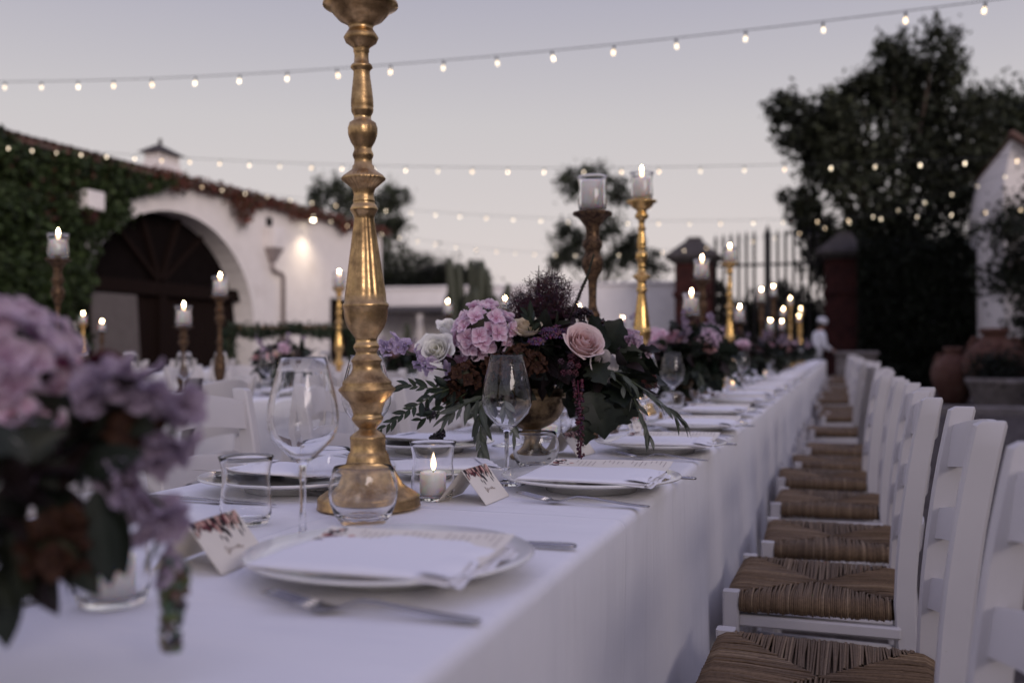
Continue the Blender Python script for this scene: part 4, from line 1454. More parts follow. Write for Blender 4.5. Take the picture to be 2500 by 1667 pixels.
for k in range(3, 14):
    setting(-.905 + rs.uniform(-.01, .01), .80 + .66 * k, -1, k, LT, 1 if k < 7 else 0, 'on the far side, ' + ORD[k] + ' from the open end')
# napkin on a small plate lying in the middle, behind the lit votive
single('plate', plate_me, (-.705, 1.70, tz(0, 0)), 'small white plate with a wavy napkin behind the lit votive', 'plate', s=.62)
single('napkin', NAP[2], (-.69, 1.70, TZ + .0215), 'wavy white napkin lying mid table behind the lit votive', 'napkin', rz=.5, s=.86)
ST = 'the second table'
for k in range(11):
    setting(-2.75 + rs.uniform(-.01, .01), 2.5 + .68 * k, 1, k, ST, 1 if k < 6 else 0, 'on the second table, aisle side, ' + ORD[k] + ' place')
    setting(-3.32 + rs.uniform(-.01, .01), 2.62 + .68 * k, -1, k, ST, 1 if k < 5 else 0, 'on the second table, wall side, ' + ORD[k] + ' place')
for k in range(7):
    setting(-6.84, 6.4 + .7 * k, 1, k, 'the farthest table', 1 if k < 3 else 0, 'on the farthest table, ' + ORD[k] + ' place')

# votives
def votive(x, y, label, lit=True, group='votive lights', h=.038, r=.0205):
    single('votive_glass', vot_me, (x, y, TZ + .0012), 'clear flared votive glass ' + label, 'votive glass', group)
    candle((x, y, TZ + .0074), r, h, ('lit short white candle ' if lit else 'unlit short candle ') + 'in the votive glass ' + label, group, lit)
votive(-.605, 1.440, 'beside the foot of the tall gold candlestick')
single('votive_glass', vot_me, (-.762, 1.165, TZ + .0012), 'empty flared votive glass left of the near wine glass', 'votive glass', 'votive lights')
votive(-.640, .760, 'under the blurred purple flowers')
votive(-.700, 2.42, 'behind the first flower bowl')
votive(-.56, 5.55, 'past the second flower bowl')
votive(-.55, 7.95, 'past the third flower bowl', h=.042)
votive(-.60, 3.05, 'between the two low candlesticks')
votive(-2.95, 3.6, 'on the second table by the aisle')
votive(-2.9, 4.9, 'on the second table under the low candlestick')
votive(-2.92, 5.35, 'on the second table by the wine glasses')

# ================================================================ CANDLESTICKS
HERO = [(0.0780, -0.0002), (0.0769, 0.0016), (0.0759, 0.0038), (0.0755, 0.0117), (0.0752, 0.0152), (0.0741, 0.0173), (0.0699, 0.0204), (0.0594, 0.0274), (0.0510, 0.0336), (0.0468, 0.0414), (0.0451, 0.0449), (0.0406, 0.0519), (0.0392, 0.0563), (0.0364, 0.0589), (0.0332, 0.0650), (0.0308, 0.0746), (0.0301, 0.0778), (0.0283, 0.0808), (0.0262, 0.0842), (0.0259, 0.0974), (0.0264, 0.1017), (0.0266, 0.1040), (0.0259, 0.1061), (0.0206, 0.1105), (0.0140, 0.1148), (0.0128, 0.1166), (0.0133, 0.1183), (0.0178, 0.1227), (0.0217, 0.1280), (0.0234, 0.1314), (0.0232, 0.1341), (0.0213, 0.1362), (0.0210, 0.1393), (0.0231, 0.1463), (0.0271, 0.1564), (0.0294, 0.1589), (0.0350, 0.1647), (0.0388, 0.1699), (0.0420, 0.1739), (0.0423, 0.1757), (0.0360, 0.1816), (0.0367, 0.1839), (0.0358, 0.1865), (0.0301, 0.1926), (0.0238, 0.1996), (0.0206, 0.2066), (0.0213, 0.2145), (0.0231, 0.2180), (0.0229, 0.2184), (0.0210, 0.2209), (0.0167, 0.2258), (0.0155, 0.2287), (0.0159, 0.2316), (0.0186, 0.2355), (0.0192, 0.2384), (0.0179, 0.2423), (0.0159, 0.2448), (0.0159, 0.2491), (0.0167, 0.2520), (0.0217, 0.2588), (0.0268, 0.2665), (0.0307, 0.2762), (0.0322, 0.2859), (0.0328, 0.2953), (0.0342, 0.2972), (0.0345, 0.2991), (0.0334, 0.3024), (0.0311, 0.3044), (0.0295, 0.3170), (0.0217, 0.3752), (0.0146, 0.4276), (0.0155, 0.4325), (0.0175, 0.4364), (0.0200, 0.4403), (0.0206, 0.4428), (0.0184, 0.4480), (0.0155, 0.4519), (0.0163, 0.4538), (0.0163, 0.4558), (0.0151, 0.4602), (0.0148, 0.4655), (0.0163, 0.4713), (0.0175, 0.4742), (0.0243, 0.4800), (0.0316, 0.4863), (0.0322, 0.4884), (0.0291, 0.4927), (0.0223, 0.4975), (0.0167, 0.5024), (0.0159, 0.5072), (0.0136, 0.5097), (0.0130, 0.5169), (0.0144, 0.5195), (0.0155, 0.5228), (0.0151, 0.5257), (0.0128, 0.5315), (0.0132, 0.5354), (0.0179, 0.5431), (0.0210, 0.5519), (0.0217, 0.5557), (0.0217, 0.5635), (0.0194, 0.5713), (0.0136, 0.5752), (0.0126, 0.5790), (0.0132, 0.5823), (0.0159, 0.5874), (0.0167, 0.5917), (0.0159, 0.5932), (0.0167, 0.5955), (0.0165, 0.6052), (0.0148, 0.6227), (0.0128, 0.6382), (0.0120, 0.6476), (0.0128, 0.6499), (0.0165, 0.6538), (0.0151, 0.6577), (0.0113, 0.6606), (0.0105, 0.6693), (0.0107, 0.6755), (0.0120, 0.6780), (0.0116, 0.6813), (0.0136, 0.6848), (0.0229, 0.6916), (0.0258, 0.6984), (0.0217, 0.7052), (0.0186, 0.7097), (0.0175, 0.7130), (0.0204, 0.7188), (0.0330, 0.7256), (0.0417, 0.7353), (0.0431, 0.7401), (0.0557, 0.7460)]
def flute(p):
    r, z = p
    if .305 < z < .43:
        return (r, z, .07, 14)
    if .470 < z < .4885:
        return (r, z, .08, 30)
    if .4889 < z < .4999:
        return (r, z, .05, 30)
    if .5630 < z < .575:
        return (r, z, .04, 16)
    return p
def split_stick(t, prof, material, seg, cuts):
    """base, stem and drip plate as separate parts of one stick"""
    names = ('foot', 'stem', 'drip_plate')
    z0 = -1
    bounds = [cuts[0], cuts[1], 99]
    for nm, zb in zip(names, bounds):
        pts = [p for p in prof if z0 <= p[1] <= zb]
        if nm != 'foot':
            prev = [p for p in prof if p[1] < z0]
            pts = [prev[-1] if False else pts[0]] + pts[1:]
        obj(nm, lathe(MB(), pts, seg).mesh(nm, material), t)
        z0 = pts[-1][1] - 1e-6
HP = [(0, 0.001)] + [flute(p) for p in HERO[1:]] + [(.0552, .7464), (.0556, .7488), (.0545, .7506), (.043, .7498), (0, .7490)]
H = 0.750
hero = thing('candlestick', 'tall antique gold turned candlestick standing beside the lit votive', 'candlestick', (-.665, 1.339, TZ + .0012), group='gold candlesticks')
split_stick(hero, HP, 'antique gold', 96, (.1166, .7097))
hero.rotation_euler = (R(0.3), R(-1.0), 0)
# plainer, brighter stick for the row: same turning, fewer segments
brt = thing('candlestick', 'bright gold turned candlestick rising behind the pink rose', 'candlestick', (-.65, 3.40, TZ + .0012), group='gold candlesticks')
split_stick(brt, HP, 'bright gold', 42, (.1166, .7097))
DARK = [(0, 0), (.070, 0), (.072, .004), (.070, .012), (.060, .022), (.040, .034), (.032, .050), (.028, .058), (.031, .064), (.026, .072), (.020, .080), (.0215, .095), (.030, .125), (.0335, .155),
        (.0325, .185), (.026, .225), (.018, .262), (.0150, .285), (.0125, .300), (.0140, .310), (.0200, .322), (.0205, .330), (.0135, .342), (.0105, .360), (.0110, .395), (.0125, .420),
        (.0210, .440), (.0275, .456), (.0290, .470), (.0270, .482), (.0200, .492), (.0200, .500), (.0270, .512), (.0270, .524), (.0190, .534), (.0180, .550), (.0200, .566), (.0330, .584), (.0410, .592), (.052, .597), (.054, .601), (.052, .605), (0, .603)]
drk = thing('candlestick', 'dark giltwood candlestick with an unlit candle behind the berries', 'candlestick', (-.635, 2.62, TZ + .0012), group='gold candlesticks')
split_stick(drk, DARK, 'dark giltwood', 48, (.064, .566))
bpy.context.view_layer.update()
def topped(x, y, zt, lit, lab, cr=.0295, chh=.070):
    single('hurricane_glass', hur_me, (x, y, zt), 'flared glass shade ' + lab, 'glass shade', 'glass shades on candlesticks')
    candle((x, y, zt + .0070), cr, chh, ('lit' if lit else 'unlit') + ' pillar candle ' + lab, 'pillar candles on candlesticks', lit, 1.5)
GT = 'on the '
topped(-.678, 1.343, TZ + .7515, True, 'on top of the tallest antique gold candlestick')
topped(-.635, 2.62, TZ + .6055, False, 'on the dark giltwood candlestick behind the berries', .0305, .078)
hb = 1.593 - TZ - .096
brt.scale = (.95, .95, hb / H)
topped(-.65, 3.40, TZ + hb + .0015, True, 'on the bright gold candlestick behind the pink rose', .0290, .072)
GC = 'gold candlesticks'
far = [(5.02, 1.43, 'd', 'stocky dark gold candlestick before the pier'),
       (4.55, 1.235, 'd', 'low dark candlestick sunk in blooms by the pier'),
       (6.30, 1.617, 'b', 'slim bright gold candlestick against the gate'),
       (6.95, 1.268, 'd', 'low dark candlestick past the slim gold one'),
       (8.69, 1.484, 'd', 'dark candlestick in line with the pointed gate post'),
       (10.62, 1.628, 'd', 'tall dark candlestick past the pointed gate post'),
       (10.20, 1.268, 'd', 'low candlestick among the far blooms'),
       (12.60, 1.474, 'd', 'candlestick far down the long table, middle height'),
       (12.05, 1.311, 'd', 'shorter candlestick far down the long table'),
       (14.35, 1.693, 'b', 'tall gold candlestick far down the table'),
       (17.70, 1.683, 'b', 'tall gold candlestick near the end of the long table'),
       (17.20, 1.536, 'b', 'shorter gold candlestick near the end of the long table')]
for (y, fz, kind, lab) in far:
    src, hh = (brt, H) if kind == 'b' else (drk, .605)
    ht = fz - TZ - .094
    x = -.65 + random.uniform(-.015, .015)
    dup(src, (x, y, TZ + .0012), random.uniform(0, 6), lab, GC, scale=(.95, .95, ht / hh) if kind == 'b' else (.95, .95, ht / hh))
    topped(x, y, TZ + ht + .0015, True, 'on the ' + lab)
for (x, y, fz, kind, lab) in [(-2.98, 3.22, 1.443, 'd', 'giltwood candlestick on the second table before the ivy'),
                        (-3.05, 4.12, 1.193, 'd', 'low dark candlestick before the arched doorway'),
                        (-3.05, 4.42, 1.356, 'd', 'taller giltwood candlestick before the arched doorway'),
                        (-3.05, 5.71, 1.473, 'b', 'slim gold candlestick before the small dark door'),
                        (-3.05, 7.57, 1.369, 'd', 'dark candlestick on the second table before the lean-to'),
                        (-3.05, 9.04, 1.465, 'd', 'dark candlestick on the second table by the cactus clump'),
                        (-3.05, 11.88, 1.509, 'd', 'far dark candlestick on the second table'),
                        (-3.05, 14.46, 1.454, 'd', 'farthest dark candlestick on the second table'),
                        (-7.05, 7.95, 1.33, 'b', 'slim candlestick on the farthest table before the ivy'),
                        (-7.08, 8.25, 1.26, 'd', 'low candlestick on the farthest table before the ivy')]:
    src, hh = (brt, H) if kind == 'b' else (drk, .605)
    ht = fz - TZ - .094
    dup(src, (x, y, TZ + .0012), random.uniform(0, 6), lab, GC, scale=(.9, .9, ht / hh))
    topped(x, y, TZ + ht + .0015, True, 'on the ' + lab)

# ================================================================ FLOWERS
def petal(mb, L, W, cup, col0, col1, mtx=None, nu=6, nv=6, notch=0.0, curl=0.0, ruffle=0.0, ph=0.0, edge=None):
    """petal lying along +Y, rising with cup; col0 at the base, col1 at the tip"""
    def fn(u, v):
        s = 2 * u - 1
        w = W * (math.sin(math.pi * (0.12 + 0.80 * v ** 0.85)) ** 0.75) * (1 if v < .999 else .55)
        y = L * v * (1 - .10 * s * s * v) - notch * L * max(0, 1 - abs(s) * 2.2) * v ** 4
        z = cup * L * (v ** 1.6) + .22 * W * s * s * (1 if cup >= 0 else -1) - curl * L * v ** 3 + ruffle * L * math.sin(s * 7 + ph) * v ** 2
        return (s * w * .5 * 1.0, y, z)
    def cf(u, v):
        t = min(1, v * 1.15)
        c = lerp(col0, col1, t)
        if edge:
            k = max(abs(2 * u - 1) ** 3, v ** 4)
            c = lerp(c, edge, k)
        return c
    return grid(mb, fn, nu, nv, colfn=cf, mtx=mtx)
def floret(npet, L, W, cup, col0, col1, eye, rr, edge=None, notch=0.0, ruffle=.05):
    mb = MB()
    for k in range(npet):
        a = 2 * math.pi * k / npet + rr.uniform(-.12, .12)
        m = Matrix.Rotation(a, 4, 'Z') @ Matrix.Rotation(rr.uniform(-.12, .25), 4, 'X') @ Matrix.Translation((0, L * .06, 0))
        petal(mb, L * rr.uniform(.92, 1.08), W * rr.uniform(.92, 1.08), cup, col0, col1, m, 5, 5, notch, ruffle=ruffle, ph=rr.uniform(0, 6), edge=edge)
    ball(mb, (0, 0, L * .07), L * .11, eye, 6, 4)
    return mb
def rose_pieces(n, R0, H0, col_in, col_out, rr, open_=1.0, edge=None, ruffle=.03):
    """petals wound about the +Z axis"""
    out = []
    ga = 2.39996
    for k in range(n):
        t = k / (n - 1)
        Rk = R0 * (.16 + .84 * t ** 1.15)
        h = H0 * (1.02 - .20 * t) * rr.uniform(.95, 1.05)
        span = (1.35 - .45 * t) * rr.uniform(.9, 1.1)
        flare = open_ * (.02 + .50 * t ** 2.0)
        phi = k * ga + rr.uniform(-.2, .2)
        c0 = lerp(col_in, col_out, t)
        shade = rr.uniform(.92, 1.06)
        c0 = tuple(min(1, q * shade) for q in c0)
        mb = MB()
        p1, p2 = rr.uniform(0, 6), rr.uniform(0, 6)
        def fn(u, v, Rk=Rk, h=h, span=span, flare=flare, phi=phi, p1=p1, p2=p2):
            s = 2 * u - 1
            tap = .35 + .65 * math.sin(min(1, v * 1.35) * math.pi / 2)
            a = phi + s * span * tap * (1 if v < .99 else .86)
            rad = Rk * (.28 + .72 * math.sin(min(1, v * 1.5) * math.pi / 2)) + flare * R0 * max(0, v - .55) ** 2 * 3.6
            rad *= 1 + ruffle * math.sin(s * 5 + p1) * v
            z = h * v * (1 - .20 * s * s * v) - flare * H0 * .55 * max(0, v - .72) ** 1.3 + ruffle * h * math.sin(s * 6 + p2) * v * v * .6
            return (rad * math.cos(a), rad * math.sin(a), z)
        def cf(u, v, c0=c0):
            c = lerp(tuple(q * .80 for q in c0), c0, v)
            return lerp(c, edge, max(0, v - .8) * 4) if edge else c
        grid(mb, fn, 8, 8, colfn=cf)
        out.append(mb)
    return out
LEAFM = {}
def leaf_mesh(key, L, W, col, bend=.15, fold=.22, lobes=0, back=None):
    """leaf along +Y from its stalk"""
    if key in LEAFM:
        return LEAFM[key]
    mb = MB()
    def wid(v):
        if lobes:
            return W * .5 * (math.sin(math.pi * min(1, .10 + .9 * v)) ** .8) * (1 + .24 * math.sin(v * lobes * 6.28)) * (1.1 - .15 * v) * (1 + .07 * math.sin(v * 57)) + .0001
        return W * .5 * max(0.0, math.sin(math.pi * v ** .85)) ** .9 + .00008
    def fn(u, v):
        s = 2 * u - 1
        return (s * wid(v), L * v, -bend * L * v * v + fold * abs(s) * wid(v) + .02 * L * math.sin(v * 9 + s * 2) * abs(s) * .4)
    def cf(u, v):
        k = 1.35 if abs(u - .5) < .09 else (1.25 if lobes and math.sin(v * 26 - abs(u - .5) * 9) > .82 else 1)
        return tuple(q * k for q in col)
    grid(mb, fn, 6, 30 if lobes else 8, colfn=cf)
    LEAFM[key] = mb
    return mb
_mc = {}
def lm(key, L, W, col, **kw):
    if key not in _mc:
        _mc[key] = leaf_mesh(key, L, W, col, **kw).mesh('leaf', 'leaf')
    return _mc[key]
def sprig(t, pts, stem_r, spec, n, rr, up=(0, 0, 1), spread=55, name='sprig', start=.12, droop=0.0, material='green stem', both=True, split=True):
    """stem with leaves as pieces; spec: list of (key, L, W, col, kwargs)"""
    P = [Vector(p) for p in pts]
    def at(s):
        x = s * (len(P) - 1)
        i = min(int(x), len(P) - 2)
        f = x - i
        return P[i].lerp(P[i + 1], f), (P[i + 1] - P[i]).normalized()
    N = 10
    st = MB()
    tube(st, [tuple(at(k / N)[0]) for k in range(N + 1)], [stem_r * (1 - .65 * k / N) for k in range(N + 1)], 6)
    if split:
        s = obj(name, st.mesh(name, material), t)
    big = MB()
    for k in range(n):
        s_ = start + (1 - start) * (k + rr.uniform(-.25, .25)) / max(1, n - 1)
        p, d = at(max(0, min(.999, s_)))
        side = d.cross(Vector(up))
        if side.length < .05:
            side = d.cross(Vector((1, 0, 0)))
        side.normalize()
        q = Quaternion(d, rr.uniform(-.9, .9))
        side = q @ side
        sg = 1 if k % 2 else -1
        a = R(spread * rr.uniform(.6, 1.25)) * (1 - .55 * s_)
        dr = d * math.cos(a) + side * sg * math.sin(a) + Vector((0, 0, -droop))
        key, L, W, col, kw = rr.choice(spec)
        sc = rr.uniform(.75, 1.15) * (1 - .25 * s_)
        M_ = aim(p, dr, up=Vector(up) + Vector((rr.uniform(-.6, .6), rr.uniform(-.6, .6), rr.uniform(-.2, .5))), s=sc)
        if split:
            obj('leaf', lm(key, L, W, col, **kw), s, mtx=M_)
        else:
            big.merge(leaf_mesh(key, L, W, col, **kw), M_)
    if not split:
        obj(name + '_leaves', big.mesh(name, 'leaf'), t)
        obj(name, st.mesh(name, material), t)
OLIVE = [('olive_a', .048, .0125, (.105, .118, .090), dict(bend=.10)), ('olive_b', .055, .0135, (.072, .084, .062), dict(bend=.2)), ('olive_c', .040, .0135, (.135, .148, .120), dict(bend=-.05))]
JAS = [('jas_a', .036, .0125, (.016, .026, .014), dict(bend=.12)), ('jas_b', .030, .011, (.022, .034, .018), dict(bend=.25)), ('jas_c', .042, .014, (.012, .020, .012), dict(bend=.0))]
VINE = [('vine_a', .066, .058, (.010, .015, .009), dict(bend=.30, fold=.25, lobes=3)), ('vine_b', .056, .048, (.015, .020, .011), dict(bend=.35, fold=.15, lobes=3))]
DARKL = [('dark_a', .055, .034, (.014, .018, .012), dict(bend=.25)), ('dark_b', .048, .026, (.022, .026, .016), dict(bend=.1)), ('dark_c', .060, .030, (.022, .014, .014), dict(bend=.3))]
EUC = [('euc_a', .045, .040, (.040, .052, .046), dict(bend=.1, fold=.1)), ('euc_b', .038, .036, (.052, .064, .055), dict(bend=.2, fold=.1))]

rf = random.Random(77)
HYD_IN, HYD_OUT = (.58, .26, .42), (.80, .60, .71)
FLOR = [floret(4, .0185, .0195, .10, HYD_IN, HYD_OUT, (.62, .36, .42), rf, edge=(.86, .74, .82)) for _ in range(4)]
FLOR_ME = [f.mesh('floret', 'petal') for f in FLOR]
PALE = [floret(4, .0175, .0185, .12, (.44, .26, .40), (.60, .46, .55), (.5, .34, .42), rf, edge=(.70, .58, .66)) for _ in range(3)]
PALE_ME = [f.mesh('floret', 'petal') for f in PALE]
DEL = [floret(5, .0150, .0150, .16, (.34, .25, .41), (.52, .42, .59), (.46, .40, .30), rf, edge=(.62, .53, .67), notch=.08) for _ in range(4)]
DEL_ME = [f.mesh('floret', 'petal') for f in DEL]
DELD = [floret(5, .0160, .0155, .14, (.24, .17, .26), (.37, .29, .39), (.12, .08, .10), rf, edge=(.46, .38, .47), notch=.08) for _ in range(3)]
DELD_ME = [f.mesh('floret', 'petal') for f in DELD]
DRY = [floret(4, .0135, .0135, .18, (.050, .024, .018), (.085, .040, .024), (.14, .075, .03), rf, ruffle=.14) for _ in range(3)]
DRY_ME = [f.mesh('floret', 'petal') for f in DRY]
def core_mesh(r, col=(.06, .06, .035)):
    return ball(MB(), (0, 0, 0), r, col, 12, 8).mesh('core', 'leaf')
def hydrangea(t, c, r, florets, n, rr, split=True, name='hydrangea', toward=(0, -1, .45)):
    """head of florets on a dome"""
    me = core_mesh(r * .72)
    F = florets
    head = obj(name, me, t, mtx=Matrix.Translation(c)) if split else None
    big = MB()
    tw = Vector(toward).normalized()
    k, i = 0, 0
    tot = int(n * 1.45)
    for i in range(tot):
        z = 1 - 2 * (i + .5) / tot
        a = i * 2.39996
        q = math.sqrt(1 - z * z)
        d = Vector((q * math.cos(a), q * math.sin(a), z))
        if d.z < -.75:
            continue
        d = (d + Vector((rr.uniform(-.16, .16), rr.uniform(-.16, .16), rr.uniform(-.16, .16)))).normalized()
        rad = r * rr.uniform(.78, 1.08)
        M_ = aimz(d * rad, d + Vector((rr.uniform(-.35, .35), rr.uniform(-.35, .35), .15 + rr.uniform(-.3, .3))), s=rr.uniform(.88, 1.15), spin=rr.uniform(0, 6))
        if split:
            obj('floret', rr.choice(F), head, mtx=M_)
        else:
            big.merge(rr.choice(F), M_)
    if not split:
        ball(big, (0, 0, 0), r * .72, (.06, .06, .035), 10, 6)
        return obj(name, big.mesh(name, 'petal'), t, mtx=Matrix.Translation(c))
    return head
def rose(t, c, d, n, R0, H0, ci, co, rr, name='rose', open_=1.0, edge=None, split=True, ruffle=.03):
    ps = rose_pieces(n, R0, H0, ci, co, rr, open_, edge, ruffle)
    M_ = aimz(c, d, spin=rr.uniform(0, 6))
    if split:
        cal = lathe(MB(), [(0, -.004), (.004, -.012), (.009, -.002), (R0 * .34, H0 * .06), (0, H0 * .12)], 10, (.03, .045, .02)).mesh('calyx', 'leaf')
        h = obj(name, cal, t, mtx=M_)
        for p in ps:
            obj('petal', p.mesh('petal', 'petal'), h)
        return h
    big = MB()
    for p in ps:
        big.merge(p)
    return obj(name, big.mesh(name, 'petal'), t, mtx=M_)
def spray(t, pts, florets, n, rr, name, spread=.022, split=True, side=None, sz=1.0):
    """flower spike: stem with florets round it"""
    st = MB()
    tube(st, pts, [.0022] * (len(pts) - 1) + [.001], 6)
    s = obj(name, st.mesh(name, 'green stem'), t)
    P = [Vector(p) for p in pts]
    big = MB()
    for k in range(n):
        x = (k + .5) / n * (len(P) - 1)
        i = min(int(x), len(P) - 2)
        p = P[i].lerp(P[i + 1], x - i)
        d = Vector((rr.gauss(0, 1), rr.gauss(0, 1) - .7, rr.gauss(0, 1) + .2)).normalized()
        M_ = aimz(p + d * spread * rr.uniform(.6, 1.1), d, s=sz * rr.uniform(.75, 1.1), spin=rr.uniform(0, 6))
        if split:
            obj('floret', rr.choice(florets), s, mtx=M_)
        else:
            big.merge(rr.choice(florets), M_)
    if not split:
        obj(name + '_bloom', big.mesh(name, 'petal'), t)
    return s
def berries(t, c, r, n, br, col, rr, name='berry_cluster'):
    mb = MB()
    for k in range(n):
        d = Vector((rr.gauss(0, 1), rr.gauss(0, 1), rr.gauss(0, 1)))
        d = d.normalized() * r * rr.random() ** .4
        p = Vector(c) + d
        b = br * rr.uniform(.8, 1.15)
        cc = tuple(q * rr.uniform(.6, 1.4) for q in col)
        # a blackberry: drupelets on a small sphere
        for j in range(12):
            z = 1 - 2 * (j + .5) / 12
            a = j * 2.39996
            q = math.sqrt(1 - z * z)
            ball(mb, tuple(p + Vector((q * math.cos(a), q * math.sin(a), z)) * b * .72), b * .38, cc, 5, 4)
        tube(mb, [tuple(p), tuple(Vector(c) + Vector((0, .01, .01)))], .0007, 4, (.03, .03, .02))
    return obj(name, mb.mesh(name, 'berry'), t)
def yarrow(t, c, r, n, col, rr, up=(0, -.4, 1)):
    mb = MB()
    M_ = aimz(c, up)
    for k in range(n):
        a = k * 2.39996
        q = r * math.sqrt((k + .5) / n)
        z = .32 * r * (1 - (q / r) ** 2) + rr.uniform(-.002, .002)
        cc = tuple(w * rr.uniform(.6, 1.35) for w in col)
        ball(mb, tuple(M_ @ Vector((q * math.cos(a), q * math.sin(a), z))), .0023 * rr.uniform(.8, 1.25), cc, 5, 3)
    for k in range(9):
        a = k * .7
        tube(mb, [tuple(M_ @ Vector((0, 0, -.035))), tuple(M_ @ Vector((r * .6 * math.cos(a), r * .6 * math.sin(a), 0)))], .0009, 4, (.04, .04, .03))
    return obj('yarrow', mb.mesh('yarrow', 'petal'), t)
def smoke(t, c, rx, rz, n, rr, name='smoke_bush_plume'):
    """airy plume: hair-fine curling filaments filling a rounded volume"""
    mb = MB()
    C_ = Vector(c)
    root = C_ + Vector((0, 0, -rz * 1.3))
    for k in range(n):
        d = Vector((rr.gauss(0, 1), rr.gauss(0, 1), rr.gauss(.1, 1))).normalized() * rr.random() ** .45
        p = C_ + Vector((d.x * rx, d.y * rx * .8, d.z * rz))
        cc = tuple(q * rr.uniform(.5, 1.7) for q in (.052, .022, .032))
        out = (p - root).normalized()
        if k % 5 == 0:
            m = root.lerp(p, .5) + Vector((rr.gauss(0, 1), rr.gauss(0, 1), rr.gauss(0, 1))) * rx * .10
            tube(mb, [tuple(root), tuple(m), tuple(p)], [.0009, .0006, .0004], 3, cc, cap=False)
        for j in range(3):
            q = p.copy()
            h = (out + Vector((rr.gauss(0, .8), rr.gauss(0, .8), rr.gauss(0, .8)))).normalized()
            pts = [tuple(q)]
            for w in range(5):
                h = (h + Vector((rr.gauss(0, .55), rr.gauss(0, .55), rr.gauss(0, .55)))).normalized()
                q = q + h * rr.uniform(.0025, .0055)
                pts.append(tuple(q))
            tube(mb, pts, [.00050, .00046, .00042, .00038, .00032, .00025], 3, cc, cap=False)
            if rr.random() < .4:
                ball(mb, pts[-1], .0010, cc, 4, 3)
    o = obj(name, mb.mesh(name, 'smoke plumes'), t)
    o['kind'] = 'stuff'
    return o
def spike(t, pts, r, n, col, tipcol, rr, name='speedwell_spike'):
    mb = MB()
    P = [Vector(p) for p in pts]
    tube(mb, pts, [.0022] * (len(pts) - 1) + [.0008], 6, (.05, .06, .035))
    for k in range(n):
        s = k / n
        x = s * (len(P) - 1)
        i = min(int(x), len(P) - 2)
        p = P[i].lerp(P[i + 1], x - i)
        d = Vector((rr.gauss(0, 1), rr.gauss(0, 1), rr.gauss(.2, .6))).normalized()
        rad = r * (1 - .8 * s)
        tube(mb, [tuple(p), tuple(p + d * rad)], [.0009, .0006], 4, lerp(col, tipcol, s), cap=True)
    return obj(name, mb.mesh(name, 'petal'), t)
def amaranth(t, pts, rr, col, r0=.010, name='amaranth_tassel'):
    mb = MB()
    P = [Vector(p) for p in pts]
    tube(mb, pts, .0014, 5, (.10, .02, .04))
    n = int(46 * len(pts) / 4)
    for k in range(n):
        s = k / n
        x = s * (len(P) - 1)
        i = min(int(x), len(P) - 2)
        p = P[i].lerp(P[i + 1], x - i)
        for j in range(3 if s < .55 else 2):
            a = rr.uniform(0, 6.28)
            rad = r0 * (1.0 - .45 * s)
            ball(mb, tuple(p + Vector((math.cos(a) * rad, math.sin(a) * rad, rr.uniform(-.004, .004)))), .0042 * rr.uniform(.7, 1.15) * (1 - .3 * s),
                 tuple(q * rr.uniform(.5, 1.6) for q in col), 6, 4, (1, 1, .8))
    return obj(name, mb.mesh(name, 'berry'), t)
def filler(t, c, rad, n, rr, spec=DARKL, name='foliage', szz=1.0):
    """dark leaves packed round the heart of the arrangement"""
    big = MB()
    for k in range(n):
        d = Vector((rr.gauss(0, 1), rr.gauss(0, 1), rr.gauss(0, .8))).normalized()
        p = Vector(c) + Vector((d.x * rad[0], d.y * rad[1], d.z * rad[2])) * rr.uniform(.45, 1.0)
        key, L, W, col, kw = rr.choice(spec)
        big.merge(leaf_mesh(key, L, W, col, **kw), aim(p, d + Vector((rr.gauss(0, .5), rr.gauss(0, .5), rr.gauss(-.2, .5))), up=(rr.gauss(0, 1), rr.gauss(0, 1), 1), s=szz * rr.uniform(.7, 1.25)),
                  tint=(rr.uniform(.6, 1.5),) * 3)
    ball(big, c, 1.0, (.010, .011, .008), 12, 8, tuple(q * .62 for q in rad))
    o = obj(name, big.mesh(name, 'leaf'), t)
    o['kind'] = 'stuff'
    return o
URN = [(0, 0), (.046, 0), (.048, .004), (.046, .008), (.036, .014), (.024, .026), (.019, .040), (.021, .052), (.024, .056), (.020, .060), (.022, .064), (.040, .072), (.058, .086), (.069, .104), (.073, .122),
       (.0735, .130), (.078, .133), (.0785, .138), (.0755, .141), (.078, .150), (.080, .153), (.076, .154), (.070, .135), (.050, .09), (0, .08)]
def urn(t):
    obj('bowl', lathe(MB(), URN, 56, wob=.006).mesh('bowl', 'aged brass'), t)
FR = R(18.25)
GB = 'flower bowls down the long table'
# ---- first bowl, in focus
b1 = thing('flower_arrangement', 'gold footed bowl of pink hydrangea, roses, dark plumes and trailing olive', 'flower arrangement', (-.633, 2.055, TZ + .0012), FR)
urn(b1)
filler(b1, (.0, -.070, .230), (.135, .11, .056), 230, rf)
filler(b1, (.152, -.10, .185), (.070, .08, .07), 100, rf, DARKL + VINE)
filler(b1, (-.10, -.11, .175), (.075, .07, .055), 90, rf)
hydrangea(b1, (-.096, -.150, .268), .056, FLOR_ME, 40, rf)
hydrangea(b1, (-.142, -.095, .222), .034, FLOR_ME, 20, rf)
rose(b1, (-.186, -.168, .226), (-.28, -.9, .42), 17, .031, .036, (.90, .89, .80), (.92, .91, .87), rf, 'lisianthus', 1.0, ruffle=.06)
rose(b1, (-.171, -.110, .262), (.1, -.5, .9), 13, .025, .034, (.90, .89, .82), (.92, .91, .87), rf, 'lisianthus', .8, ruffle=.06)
rose(b1, (-.015, -.150, .262), (.05, -.45, .9), 20, .029, .032, (.80, .66, .44), (.80, .72, .56), rf, 'garden_rose', .9)
